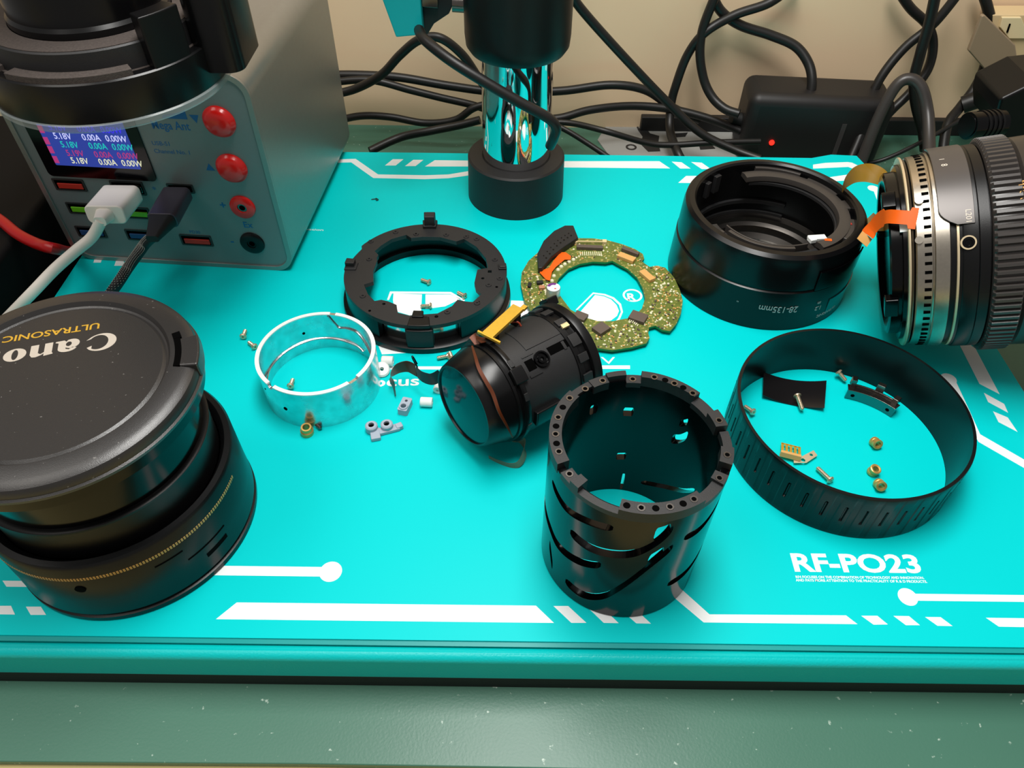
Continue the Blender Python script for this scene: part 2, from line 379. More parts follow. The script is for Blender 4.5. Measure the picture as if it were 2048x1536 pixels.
MB().lathe([(16.6, 22), (17.2, 22.6), (23.3, 22.6), (24.2, 21.8), (24.6, 0), (0, 0)], 96, c=(.7, 0, 0)).build('post_collar', mat('matte_black_collar', (30, 29, 29), .55, bump=.1), ms)
MB().lathe([(16.6, 0), (16.6, 150), (0, 150)], 96, c=(.7, 0, 0)).build('chrome_post', CHROME, ms)
MB().lathe([(0, 74), (18, 74), (21.5, 75), (23.2, 77.5), (23.6, 82), (23.6, 190), (0, 190)], 96, c=(.7, 0, 0)).build('clamp_sleeve', mat('satin_black_sleeve', (9, 10, 10), .42), ms)
# arm bracket at the top edge: teal block, silver insert and black lever
def qloc(px, py, Y): return Vector(Q(px, py, Y))-mo
p = [qloc(*t, 335) for t in ((750, -40), (792, 75), (846, 70), (838, -40))]
p2 = [q+Vector((0, 22, 0)) for q in p]
MB().add(p+p2, [(0, 1, 2, 3), (7, 6, 5, 4), (0, 4, 5, 1), (1, 5, 6, 2), (2, 6, 7, 3), (3, 7, 4, 0)]).build('arm_bracket', TEALD, ms, smooth=0, bevel=.6)
p = [qloc(*t, 338) for t in ((843, -30), (843, 14), (876, 17), (876, -30))]; p2 = [q+Vector((0, 8, 0)) for q in p]
MB().add(p+p2, [(0, 1, 2, 3), (7, 6, 5, 4), (0, 4, 5, 1), (1, 5, 6, 2), (2, 6, 7, 3), (3, 7, 4, 0)]).build('silver_insert', STEELD, ms, smooth=0, bevel=.3)
m = MB(); l = [(846, 14), (900, -20), (912, -20), (906, 10), (898, 28), (880, 40), (868, 48), (856, 68), (847, 72)]
pts = [qloc(*t, 341) for t in l]; n = len(pts); v = pts+[q+Vector((0, 10, 0)) for q in pts]
m.add(v, [tuple(range(n)), tuple(range(2*n-1, n-1, -1))]+[(i, (i+1) % n, (i+1) % n+n, i+n) for i in range(n)])
m.build('clamp_lever', mat('grey_black_lever', (34, 33, 33), .4), ms, smooth=0, bevel=.5)
MB().cyl(qloc(905, 4, 343), qloc(932, 6, 343), 4, 4, 24).build('pivot_bolt', STEELD, ms)

# ================================================================ charging station (meter on the front)
an = math.radians(-4.2); U = Vector((math.cos(an), math.sin(an), 0)); Nn = Vector((-math.sin(an), math.cos(an), 0))   # Nn points back
R3 = Matrix((U, Nn, Vector((0, 0, 1)))).transposed()
ps = thing('usb_power_station', 'grey metal power station with lit meter screen and red buttons', 'power station', (-107.9, 271.1, 0), R=R3)
def xz(poly): return poly   # panel polygon in (s, h)
ROT = Matrix(((1, 0, 0, 0), (0, 0, -1, 0), (0, 1, 0, 0), (0, 0, 0, 1)))    # prism z -> -y (towards viewer when positive)
body = rrect(-96.5, 0, 7.5, 92, 9, 10)
MB().prism(body, -112, -.6, M=ROT).build('case', CASE, ps, smooth=30)
MB().prism(body, -.6, .9, holes=[rrect(-94.3, 2.2, 5.3, 89.8, 7.2, 10)], M=ROT).build('case_rim', CASE, ps, smooth=30, bevel=.35)
MB().prism(rrect(-94.3, 2.2, 5.3, 89.8, 7.2, 10), -.6, .2, M=ROT).build('front_panel', PANEL, ps, smooth=30)
so = MB().prism(rrect(-89.5, 44, -42.5, 84, 2, 5), .1, .8, M=ROT).build('meter_screen', SCREEN, ps, smooth=30)
MB().prism(rrect(-84, 49.5, -47.5, 80, .4, 2), .8, .88, M=ROT).build('lit_display', SBLUE, so, smooth=0)
rows = [('5.18V', '0.00A', '0.00W', 62.9, SLAV, -78.5), ('5.18V', '0.00A', '0.00W', 59.2, STEALT, -77.2), ('5.19V', '0.00A', '0.00W', 55.4, SPINK, -76.5), ('5.18V', '0.00A', '0.00W', 52.0, SPALE, -76.0), ('5.18V', '0.00A', '0.00W', 66.6, SVIV, -79)]
for a_, b_, c_, h, mt, x0 in rows:
    m = MB()
    for t, x in ((a_, x0+3.2), (b_, x0+15.2), (c_, x0+25.6)):
        m.text(t, 3.9, .03, M=ROT @ Matrix.Translation((x, h, .93)), wx=.82, bold=.03)
    m.build('meter_reading', mt, so, smooth=0)
m = MB()
for h in (66, 61, 57, 52.5): m.prism([(-84, h-2), (-82, h-2), (-82, h+1.2), (-84, h+1.2)], .88, .93, M=ROT)
m.build('channel_marks', SPINK, so, smooth=0)
for sx, h in ((-7.8, 72.4), (-8.4, 52.0)):
    o = MB().lathe([(0, 3.6), (2.5, 3.5), (4.6, 3.0), (5.7, 2.0), (6.1, .9), (6.5, .6), (6.5, .2), (0, .2)], 48, M=ROT @ Matrix.Translation((sx, h, 0))).build('button', RED, ps)
for sx, h, mt in ((-8.7, 33.4, RED), (-9.2, 14.6, BLK)):
    T = ROT @ Matrix.Translation((sx, h, 0))
    o = MB().lathe([(2.1, .3), (2.1, 1.5), (4.6, 1.5), (5.4, 1.0), (5.5, .2)], 48, M=T).build('banana_socket', mt, ps)
    MB().lathe([(0, .35), (2.1, .35)], 24, M=T).build('socket_hole', HOLE, o)
    MB().lathe([(1.3, .4), (1.3, 1.1), (2.0, 1.1), (2.0, .4)], 24, M=T).build('socket_contact', STEELD if mt is RED else BLKG, o)
def port(s0, s1, h, mt, hh=2.2):
    o = MB().prism(rrect(s0-.8, h-hh-.7, s1+.8, h+hh+.7, .5, 3), .2, .55, holes=[rrect(s0, h-hh, s1, h+hh, .3, 3)], M=ROT).build('usb_port', mat('port_bezel', (58, 60, 60), .4, metal=.4), ps, smooth=0)
    MB().prism(rrect(s0, h-hh, s1, h+hh, .3, 3), .16, .3, M=ROT).build('port_cavity', HOLE, o, smooth=0)
    MB().box(((s0+s1)/2+.3, -.4, h-.5), (s1-s0-1.4, .8, hh*1.1)).build('port_tongue', mt, o, smooth=0, bevel=.15)
port(-89.0, -76.6, 39.8, REDP); port(-88.2, -75.6, 28, GREEN); port(-66, -52.6, 27.2, GREEN); port(-89.5, -77.5, 15.6, BLUEP); port(-66.5, -53.5, 15.3, BLUEP); port(-41.6, -28.6, 14.2, REDP)
port(-63.5, -50.5, 39.8, STEELD, 2.6); port(-38.6, -28.6, 41.0, HOLE, 1.5)
m = MB()
m.text('Mega Ant', 5.0, .03, M=ROT @ Matrix.Translation((-28.5, 69.5, .24)), bold=.06, wx=.8)
m.prism([(-31, 72.6), (-20.5, 72.6), (-20.5, 76.5), (-24, 75.2), (-30, 74)], .2, .26, M=ROT)
m.text('USB-S1', 2.6, .03, M=ROT @ Matrix.Translation((-35, 61.5, .24))); m.text('Channel No. 1', 2.6, .03, M=ROT @ Matrix.Translation((-31.5, 58.0, .24)))
m.prism([(-19.4, 74.6), (-15.6, 74.6), (-17.2, 71.2)], .2, .26, M=ROT); m.prism([(-19.6, 50.4), (-15.8, 50.4), (-17.8, 53.6)], .2, .26, M=ROT)
m.text('+', 5, .03, M=ROT @ Matrix.Translation((-17.4, 33.5, .24)), bold=.1); m.text('-', 5, .03, M=ROT @ Matrix.Translation((-18.5, 14.8, .24)), bold=.1)
m.text('Ex', 4.2, .03, M=ROT @ Matrix.Translation((-9, 24, .24)), bold=.05); m.text('PD30', 2.2, .03, M=ROT @ Matrix.Translation((-34.5, 18.6, .24)))
m.text('*', 4.0, .03, M=ROT @ Matrix.Translation((-45.5, 39.5, .24)))
m.build('blue_markings', BLUE, ps, smooth=0)

def pw(s, d, h): return Vector((-107.9, 271.1, 0))+R3 @ Vector((s, -d, h))    # panel coords -> world
# white cable with moulded plug
wp = thing('white_usb_cable', 'white cable plugged into the front of the power station', 'cable', tuple(pw(-57, 3, 40)))
o0 = pw(-57, 3, 40)
def rel(p): return Vector(p)-o0
dirw = (Vector(P(140, 505, 6))-pw(-57, 0, 40)).normalized()
tip = pw(-57, 20, 37)
Pe = pw(-57, 1, 40)
ax = Vector((0, -1, -.12)).normalized()
def slab(mb, c, axis, L, wd, th, r=1.2, taper=1.0, ref=U):
    axis = axis.normalized(); up = ref.cross(axis).normalized(); rr = axis.cross(up).normalized()
    M = Matrix((rr, up, axis)).transposed().to_4x4(); M.translation = c
    a = rrect(-wd/2, -th/2, wd/2, th/2, r, 5); n = len(a)
    v = [(x, y, 0) for x, y in a]+[(x*taper, y*taper, L) for x, y in a]
    mb.add(v, [tuple(reversed(range(n))), tuple(range(n, 2*n))]+[(i, (i+1) % n, (i+1) % n+n, i+n) for i in range(n)], M)
ax = (Vector(Q(206, 436, 249))-Pe).normalized()
m = MB(); slab(m, rel(Pe+ax*.8), ax, 4.5, 12, 4.4, .4); m.build('metal_shell', STEELD, wp, smooth=30)
m = MB(); slab(m, rel(Pe+ax*4.6), ax, 18.5, 15.5, 8, 2.2); wpl = m.build('plug', WCABLE, wp, smooth=35, bevel=.6)
c1 = Pe+ax*23
m = MB(); slab(m, rel(c1), ax, 5.5, 7.2, 6.0, 2.4, .66); m.build('strain_relief', WCABLE, wpl, smooth=35)
cw = [c1+ax*4, Vector(Q(184, 474, 246)), Vector(Q(150, 503, 241)), Vector(Q(108, 540, 234)), Vector(Q(60, 590, 225)), Vector(P(-10, 660, 5)), Vector(P(-90, 730, 3))]
MB().tube([rel(p) for p in cw], 2.25, 14).build('cord', WCABLE, wp)
# black braided cable
Pe2 = pw(-33.5, 1, 41); ax2 = (Vector(Q(326, 440, 251))-Pe2).normalized(); o0 = Pe2
bc = thing('braided_usb_cable', 'black braided cable with grey plug beside the white cable', 'cable', tuple(Pe2))
m = MB(); slab(m, rel(Pe2+ax2*.4), ax2, 4, 8.4, 2.8, 1.3); m.build('metal_shell', STEELD, bc, smooth=30)
m = MB(); slab(m, rel(Pe2+ax2*3), ax2, 19, 11.5, 6.5, 1.8); bpl = m.build('plug', PLUG, bc, smooth=35, bevel=.4)
c1 = Pe2+ax2*22
m = MB(); slab(m, rel(c1), ax2, 12, 10.5, 6.2, 2.4, .46); m.build('strain_relief', RUBBER, bpl, smooth=35)
cb = [c1+ax2*10, Vector(Q(292, 486, 245)), Vector(Q(276, 508, 242)), Vector(Q(256, 536, 238)), Vector(Q(230, 575, 230)), Vector(P(180, 640, 4)), Vector(P(100, 720, 2.4))]
MB().tube([rel(p) for p in cb], 2.1, 14).build('braided_cord', BRAID, bc)
m = MB(); sp = spline([rel(p) for p in cb], 22)
for i in range(1, len(sp)-1):
    t = (sp[i+1]-sp[i-1]).normalized(); s1 = t.cross(Vector((0, 0, 1))).normalized(); s2 = s1.cross(t)
    for k in range(4):
        a_ = math.radians(20+42*k+(i % 2)*21)
        q = sp[i]+(s1*math.cos(a_)+s2*math.sin(a_))*2.12
        m.box(q, (.16, .4, .1), rz=math.atan2(t.y, t.x)+(.6 if k % 2 else -.6)+1.57)
m.build('white_flecks', BRAIDW, bc, smooth=0)['kind'] = 'stuff'

# ================================================================ microscope head and its ring light (top left)
cx, cy = -126.2, 229.8
rl = thing('ring_light', 'dusty black ring light hanging in front of the power station', 'ring light', (cx, cy, 110))
MB().lathe([(33.6, 0), (34.8, .4), (35.0, 1.4), (34.6, 11.8), (34.1, 12.2), (31.5, 12.2), (31.2, 12.0), (26, 12.0), (26, 0)], 128, closed=True).build('housing', SATIN, rl)
MB().lathe([(25, 11.5), (31.3, 11.5), (31.3, 12.25), (25, 12.25)], 96, closed=True).build('dusty_ledge', DUST, rl)
MB().lathe([(24, 12), (30.4, 12), (30.2, 18.6), (29.7, 19), (24, 19)], 96, closed=True).build('upper_ring', BLKM, rl)
MB().lathe([(22.8, 18.6), (29.6, 18.6), (29.6, 19.2), (22.8, 19.2)], 96, closed=True).build('dusty_top', DUST, rl)
m = MB(); m.sector(30, 34.0, 12, 14.0, 246, 306); m.sector(30, 34.0, 12, 13.6, 200, 236)
m.build('ridge', DUST, rl, bevel=.2)
MB().lathe([(30, -1.6), (34.9, -1.6), (35.5, -.9), (35.5, .5), (34.9, .9), (30, 0)], 128, closed=True).build('clear_diffuser', CLEAR, rl)
m = MB(); m.sector(29, 34.2, 11, 26, 316, 338); m.build('raised_lug', BLK, rl, bevel=.5)
m = MB()
cp = Vector((36.5, 2, 0)); m.prism(rrect(cp.x-7, cp.y-11, cp.x+7, cp.y+13, 4.5, 6), 4.5, 26); cb_ = m.build('clamp_block', SATIN, rl, smooth=30, bevel=1)
q = Vector((cp.x-.5, cp.y-6, 26))
hx = [(-6, -3.4), (4.2, -4.4), (7.2, -.8), (7.2, 3.8), (-6, 3.8)]
lb = MB().prism([(q.x+x, q.y+y) for x, y in hx], 26.02, 27.2).build('label_plate', STEELD, cb_, smooth=0, bevel=.3)
MB().prism([(q.x+x*.8, q.y+y*.8) for x, y in hx], 27.2, 27.26, holes=[[(q.x+x*.68, q.y+y*.68) for x, y in hx]]).build('label_outline', WHITE, lb, smooth=0)
hc = (cx-mo.x, cy-mo.y, 110)
hb = MB().lathe([(14, 6), (22.6, 6), (22.6, 21), (21.8, 22), (21.8, 70), (14, 70)], 96, closed=True, c=hc).build('microscope_head', SATIN, ms)
MB().lathe([(0, 70), (30, 70), (30, 110), (0, 110)], 96, c=hc).build('head_body', BLKM, hb)
m = MB(); m.cyl((hc[0], hc[1], 200), (0, 0, 172), 11); m.build('swing_arm', BLK, ms)

# ================================================================ capped lens, left
L0 = (-124.8, 137.6, 0)
ln = thing('capped_camera_lens', 'large black zoom lens standing on the left under its cap', 'camera lens', L0)
MB().lathe([(0, 0), (37.2, 0), (37.9, .6), (37.9, 2.2), (37.0, 2.6), (37.0, 3.6), (37.7, 4.0), (37.5, 12), (37.3, 29.4), (36.6, 30.4), (34.9, 30.6), (34.4, 30.2), (33, 28)], 160).build('scale_barrel', mat('scale_barrel_black', (10, 11, 12), .32, spec=.35, bump=.05), ln)
m = MB()
for i in range(128):
    a_ = 186+i*1.35
    m.sector(37.25, 37.46, 23.9, 25.1, a_, a_+.85, 1)
m.build('gold_scale_dots', GOLDP, ln, smooth=0)['kind'] = 'stuff'
m = MB()
for a0, a1, z0, z1 in ((274, 292, 4.6, 6.0), (326, 339, 9.4, 11.2), (343, 358, 3.6, 5.6), (318, 340, 14.6, 15.1), (305, 318, 20, 20.4)): m.sector(37.0, 37.62, z0, z1, a0, a1)
m.cyl((37.3*math.cos(math.radians(273.5)), 37.3*math.sin(math.radians(273.5)), 19.5), (37.75*math.cos(math.radians(273.5)), 37.75*math.sin(math.radians(273.5)), 19.5), 1.5)
m.build('slots', HOLE, ln, smooth=0)
MB().lathe([(32.6, 28), (32.8, 40.4), (33.2, 40.8), (33.3, 41.6), (32.7, 42), (31, 42)], 160).build('middle_tube', BLK, ln)
MB().lathe([(31.6, 40), (31.9, 60), (33, 61)], 160).build('inner_tube', BLKG, ln)
MB().lathe([(31, 57.5), (36.4, 57.8), (37.0, 58.4), (37.0, 62.4), (36.4, 62.8), (30, 62.8)], 160).build('filter_rim', BLKG, ln)
CT = Matrix.Rotation(math.radians(2.5), 4, 'Y') @ Matrix.Rotation(math.radians(0), 4, 'X')
cap = MB().lathe([(30, 62.6), (37.4, 62.7), (38.2, 63.1), (38.3, 64.0), (37.7, 64.4), (37.6, 66.2), (37.1, 67.2), (36.0, 67.9), (34.5, 68.3), (30.9, 68.9), (30.5, 68.9), (29.7, 67.6), (29.1, 67.3), (28.2, 67.85), (0, 67.85)], 160).build('lens_cap', BLKT, ln, smooth=28)
m = MB(); m.sector(36.2, 38.4, 62.9, 63.5, 215, 262); m.build('rim_step', BLKG, cap)
m = MB(); m.sector(31.8, 33.6, 68.5, 69.0, 7, 30); m.build('latch_recess', HOLE, cap, smooth=0)
m = MB(); m.sector(33.0, 38.3, 63.6, 69.0, 7, 26); m.build('latch', BLKT, cap, bevel=.6)
m = MB(); m.sector(31.8, 34, 68.4, 69.05, 27, 31.5); m.build('latch_hole', HOLE, cap, smooth=0)
# lettering on the cap: drawn outlines for the serif word
def arcpts(cx, cy, rx, ry, a0, a1, n=20): return [(cx+rx*math.cos(math.radians(a0+(a1-a0)*i/n)), cy+ry*math.sin(math.radians(a0+(a1-a0)*i/n))) for i in range(n+1)]
def glyphs():
    g = []
    # C : thick left bowl, pointed terminals
    o_ = arcpts(4.2, 3.6, 4.2, 3.7, 42, 318, 30); i_ = arcpts(4.9, 3.5, 2.7, 3.05, 322, 50, 26)
    g.append((o_+[(8.2, 2.0)]+i_+[(6.6, 4.6), (7.9, 5.2)], []))
    # a
    g.append((arcpts(12.2, 1.9, 2.2, 1.95, 80, 300, 16)+[(13.6, .8), (14.2, .1), (16.4, .15), (16.6, .6), (15.7, 1.0), (15.7, 3.4)]+arcpts(13.2, 3.6, 2.5, 1.6, 0, 170, 12)+[(11.8, 3.5), (12.7, 4.3), (13.6, 3.9), (13.7, 3.3)], [arcpts(12.9, 1.9, .8, 1.0, 0, 340, 12)]))
    # n
    def n_(x): return ([(x, 0), (x+2.1, 0), (x+2.1, 3.6), (x+3.0, 4.2), (x+3.7, 3.6), (x+3.7, 0), (x+5.8, 0), (x+5.8, 3.9), (x+5.2, 5.0), (x+4.2, 5.2), (x+2.9, 4.7), (x+2.1, 4.1), (x+2.1, 5.2), (x-.3, 4.9), (x-.2, 4.4), (x, 4.3)], [])
    g.append(n_(17.2))
    g.append((arcpts(27.0, 2.6, 3.0, 2.65, 0, 350, 30), [arcpts(27.0, 2.6, .85, 2.1, 0, 345, 20)]))
    g.append(n_(31.1))
    return g
A = P(233, 677, 68.0); B = P(5, 718, 68.0); dv = Vector(B-A); ang = math.atan2(dv.y, dv.x); kk = dv.length/30.0
Mt = Matrix.Translation(-Vector(L0)) @ Matrix.Translation((A[0], A[1], 67.86)) @ Matrix.Rotation(ang, 4, 'Z') @ Matrix.Scale(kk, 4, (1, 0, 0)) @ Matrix.Scale(.98, 4, (0, 1, 0)) @ Matrix.Translation((0, -3.4, 0))
m = MB()
for poly, hl in glyphs(): m.prism(poly, 0, .12, holes=hl, M=Mt)
m.build('silver_lettering', mat('silver_print', (214, 204, 190), .4, metal=.4), cap, smooth=0)
A = P(199, 650, 68.0); B = P(5, 679, 68.0); dv = Vector(B-A); ang = math.atan2(dv.y, dv.x)
tmp = MB().text('ULTRASONIC', 3.6, .05, bold=.05); xs = [q.x for q in tmp.v]; kx = dv.length/(max(xs)-min(xs))
m = MB().add(tmp.v, tmp.f, Matrix.Translation(-Vector(L0)) @ Matrix.Translation((A[0], A[1], 67.9)) @ Matrix.Rotation(ang, 4, 'Z') @ Matrix.Scale(kx, 4, (1, 0, 0)) @ Matrix.Translation((-min(xs), 0, 0)))
m.build('gold_lettering', GOLD, cap, smooth=0)

# ================================================================ aluminium ring
def helixpts(R, a0, z0, a1, z1, n=24): return [(R, math.radians(a0+(a1-a0)*i/n), z0+(z1-z0)*i/n) for i in range(n+1)]
def slot(mb, R0, R1, pts, h, seg=6):
    """cutter swept along (angle, z) points, radial from R0 to R1, height h, rounded ends"""
    c = spline([(a_, z, 0) for a_, z in pts], seg); v = []; f = []; n = len(c)
    for i, q in enumerate(c):
        e = min(i, n-1-i); k = (.45 if e == 0 else (.85 if e == 1 else 1.0))
        a_ = math.radians(q.x)
        for r, dz in ((R0, -h/2*k), (R1, -h/2*k), (R1, h/2*k), (R0, h/2*k)): v.append((r*math.cos(a_), r*math.sin(a_), q.y+dz))
    for i in range(n-1):
        for k in range(4):
            j = (k+1) % 4; f.append((i*4+k, i*4+j, (i+1)*4+j, (i+1)*4+k))
    f += [(3, 2, 1, 0), tuple((n-1)*4+k for k in range(4))]
    mb.add(v, f)
al = thing('aluminium_ring', 'bright bare aluminium ring scratched around its side', 'metal ring', (-74.3, 199, 0))
o = MB().lathe([(21.1, 0), (22.3, 0), (22.3, 18), (21.1, 18)], 160, closed=True).build('ring_wall', ALU, al, smooth=40)
m = MB(); slot(m, 20, 23.5, [(84, 21), (82, 15), (78, 13.6), (60, 14), (40, 11), (20, 7)], .01) if 0 else None
slot(m, 19, 24, [(230, 18.4), (233, 18.2), (236, 18.4)], 3.4); slot(m, 19, 24, [(314, 18.4), (318, 18.4), (324, 18.4)], 1.4)
cut(o, m)
m = MB(); m.lathe([(20.9, 17.9), (22.4, 17.9), (22.4, 18.35), (20.9, 18.35)], 120, 237, 313, True); m.lathe([(20.9, 17.9), (22.4, 17.9), (22.4, 18.35), (20.9, 18.35)], 60, 324.5, 440, True); m.lathe([(20.9, 17.9), (22.4, 17.9), (22.4, 18.35), (20.9, 18.35)], 120, 86, 229, True)
m.build('polished_rim', ALURIM, al)
m = MB()
m.tube([(20.9*math.cos(math.radians(a_)), 20.9*math.sin(math.radians(a_)), z) for a_, z in ((88, 17.6), (83, 14), (78, 11.6), (68, 12.2), (55, 12.4), (44, 10), (32, 6), (22, 2))], .42, 8)
m.tube([(20.9*math.cos(math.radians(a_)), 20.9*math.sin(math.radians(a_)), z) for a_, z in ((200, 7), (170, 5.6), (140, 5.4), (110, 5.6), (85, 5), (60, 4.0), (50, 2.6))], .42, 8)
m.build('inner_cam_ridges', ALU, al)
m = MB()
for a_, z, r in ((118, 10, .6), (246, 8.6, .8), (221, 13, .35), (196, 5, .7)):
    c, s_ = math.cos(math.radians(a_)), math.sin(math.radians(a_)); m.cyl((21.0*c, 21.0*s_, z), (22.42*c, 22.42*s_, z), r)
m.build('pin_holes', HOLE, al)

# ================================================================ black mount ring with lugs
mr = thing('mount_ring', 'flat matte black plastic ring with four raised lugs', 'lens mount ring', (-38, 253.5, 0))
inner = [(10, 27), (20, 27.5), (40, 27.8), (57, 28.2), (61, 24.8), (80, 25.2), (98, 25.2), (110, 25.5), (113, 28.5), (127, 28.8), (140, 28), (150, 27.5), (153, 24.5), (158, 24), (163, 22.8), (181, 22.6), (199, 22.8), (200.5, 27), (215, 27.6), (226, 27.8), (229, 25.4), (236, 24.3), (246, 24.4), (249, 26.4), (252, 28.5), (262, 29), (285, 28.2), (300, 26), (309, 23.8), (313, 26.8), (317, 29.2), (329, 28.9), (333, 25), (341, 22.7), (0, 22.2), (4, 22.5), (6, 27)]
def pol(l): return [(r*math.cos(math.radians(a_)), r*math.sin(math.radians(a_))) for a_, r in l]
outer = pol([(a_, 34.9 if not (150 < a_ < 168) else 33.4) for a_ in range(0, 360, 3)])
hl = [pol([(a_, 31.5+dr) for a_, dr in ((171.5, -.9), (174.5, -.9), (174.5, .9), (171.5, .9))]), pol([(359, 27.0), (2.5, 27.0), (2.5, 28.6), (359, 28.6)]), circ(*pol([(235, 26.6)])[0], .7, 12), circ(*pol([(283.5, 30)])[0], .8, 12), circ(*pol([(350, 25.3)])[0], .7, 12), pol([(272.5, 28.6+.6), (276.5, 28.8+.6), (276.5, 32), (272.5, 32)])]
hl2 = hl
mp = MB().prism(outer, 12, 14, holes=[pol(inner)]+hl2).build('top_plate', BLKM, mr, smooth=0, bevel=.25)
m = MB()
m.lathe([(30.4, 0), (36.6, 0), (36.9, .6), (36.7, 2.6), (35.3, 3.2), (30.4, 3.2)], 140, closed=True); m.build('base_flange', BLK, mr)
m = MB()
for a0, a1 in ((299, 601),): m.lathe([(32.4, 3), (35.1, 3), (34.9, 12.2), (32.4, 12.2)], 120, a0, a1, True)
m.lathe([(32.4, 3), (35.1, 3), (34.9, 12.2), (32.4, 12.2)], 8, 261, 280, True)
m.build('side_wall', BLK, mr)
m = MB(); m.lathe([(31.4, 3.3), (31.9, 3.3), (31.9, 11.6), (31.4, 11.6)], 30, 236, 304, True); m.build('reflective_strip', FOIL, mr)
m = MB(); m.sector(31, 36.2, 12, 15.6, 86, 97); m.sector(31.2, 35.4, 14.6, 20.4, 87, 95.5); lg = m.build('lug', BLKM, mr, bevel=.4)
m = MB(); m.sector(30, 35.2, 10, 14.6, 170.5, 180); m.sector(31, 35.0, 14, 16.6, 171, 177); m.build('lug', BLKM, mr, bevel=.35)
m = MB(); m.sector(31.6, 35.2, 10, 14.9, 2.5, 9); m.sector(32, 35, 14, 15.6, 3, 6); m.build('lug', BLKM, mr, bevel=.35)
m = MB(); m.sector(30.6, 36.3, 3, 12.2, 262, 279.5); m.sector(29.8, 35.4, 10, 14.4, 263, 278); m.sector(26.6, 30.5, 12, 15.0, 264.5, 273.5); m.build('lug', BLK, mr, bevel=.4)
m = MB()
for a_, r in ((120, 32.4), (104, 27.6), (75, 27.4), (48, 31.6), (215, 30), (293, 28.8), (16, 31), (352, 32.5), (318, 31.2), (163, 26.6), (142, 33.6), (342, 29), (57, 30)):
    x, y = pol([(a_, r)])[0]; MB().lathe([(.45, 14), (.5, 14.35), (1.1, 14.35), (1.3, 14)], 20, c=(x, y, 0)).build('screw_boss', BLKM, mr)

m = MB()
for a_, r in ((104, 27.6), (320, 31.0), (342, 32.6), (6, 33.0), (232, 33.2), (57, 31)):
    x, y = pol([(a_, r)])[0]; m.lathe([(0, 14.06), (.6, 14.06)], 16, c=(x, y, 0))
m.build('screw_holes', HOLE, mr, smooth=0)

# ================================================================ circuit board
pb = thing('circuit_board', 'green ring-shaped circuit board crowded with gold solder points', 'circuit board', (39, 256, 0)); pbo = Vector((39, 256, 0))
s_ = (1020, 420, 5.12)
PZ = 2.6
def bd(l): return [tuple(np.array(q)-pbo[:2]) for q in D2(Z(l, *s_), PZ)]
def bp3(x, y, z=PZ): return Vector(P(1020+x/5.12, 420+y/5.12, z))-pbo
bo = bd([(110, 760), (120, 640), (190, 520), (280, 440), (400, 370), (550, 310), (700, 288), (850, 290), (1000, 310), (1150, 350), (1280, 400), (1360, 450), (1375, 500), (1345, 525), (1430, 582), (1500, 570), (1590, 590), (1680, 690), (1740, 820), (1770, 930), (1750, 1060), (1700, 1170), (1640, 1240), (1560, 1228), (1490, 1185), (1425, 1200), (1415, 1260), (1430, 1310), (1395, 1365), (1250, 1405), (1050, 1435), (850, 1410), (600, 1350), (400, 1230), (250, 1080), (150, 940)])
bi = bd([(470, 760), (500, 700), (600, 600), (720, 550), (850, 528), (980, 535), (1050, 520), (1120, 560), (1200, 600), (1300, 690), (1360, 800), (1385, 900), (1350, 1010), (1290, 1065), (1200, 1110), (1050, 1138), (900, 1138), (770, 1100), (620, 1020), (530, 900), (480, 830)])
MB().prism(bo, PZ-.12, PZ, holes=[bi]).build('board', PCB, pb, smooth=0)
MB().prism(bo, PZ-1.1, PZ-.12, holes=[bi]).build('board_edge', PCBE, pb, smooth=0)
rnd = random.Random(4)
def comp(name, x, y, wd, dp, ht, rot, mt, bev=.12, z=PZ, bl=None):
    wd *= 1.32; dp *= 1.25; ht *= 1.15
    c = bp3(x, y); m = MB().box((c.x, c.y, z+ht/2), (wd, dp, ht), rz=math.radians(rot)); return m.build(name, mt, pb, smooth=0, bevel=bev)
comp('chip', 930, 1235, 4.6, 4.2, 1.6, 42, CHIP, .15); o = comp('chip', 1310, 1115, 5.4, 4.4, 1.5, -28, CHIP, .15)
comp('chip', 720, 1105, 4.2, 3.6, 1.4, -30, CHIP, .15)
m = MB()
for k in range(6):
    c = bp3(1225+k*16, 1130+k*11); m.box((c.x, c.y-.2, PZ+.35), (.35, 1.3, .6), rz=math.radians(-28))
m.build('chip_pins', SOLDER, pb, smooth=0)
o = comp('ribbon_connector', 815, 400, 9.4, 1.7, 1.5, -3, CHIP, .1)
m = MB()
for dx in (-150, 150):
    c = bp3(815+dx, 345); m.box((c.x, c.y, PZ+.9), (2.0, 2.2, 1.8))
c = bp3(815, 348); m.box((c.x, c.y, PZ+1.4), (12.6, .6, .6)); m.build('connector_latch', IVORY, o, smooth=0, bevel=.1)
m = MB()
for k in range(11):
    c = bp3(722+k*21, 450); m.box((c.x, c.y, PZ+.15), (.4, 3.0, .3))
m.build('connector_pins', SOLDER, o, smooth=0)
o = comp('ribbon_connector', 1190, 505, 6.3, 2.8, 1.5, -33, TAN, .2); comp('connector_body', 1230, 445, 6.6, 1.5, 1.6, -33, CHIP, .15)
o = comp('ribbon_connector', 1400, 690, 6.0, 2.7, 1.5, -58, TAN, .2)
c = bp3(440, 880); T = (c.x, c.y, 0)
cp_ = MB().lathe([(0, PZ), (3.1, PZ), (3.1, PZ+4.6), (2.9, PZ+5)], 40, c=T).build('capacitor', mat('capacitor_can', (190, 190, 186), .35, metal=.6), pb)
MB().lathe([(0, PZ+5.02), (2.9, PZ+5.02)], 40, c=T).build('capacitor_top', WHITE, cp_); 
MB().sector(1.5, 2.8, PZ+5.02, PZ+5.1, 60, 170, c=T).build('purple_band', mat('purple_print', (110, 40, 130), .5), cp_)
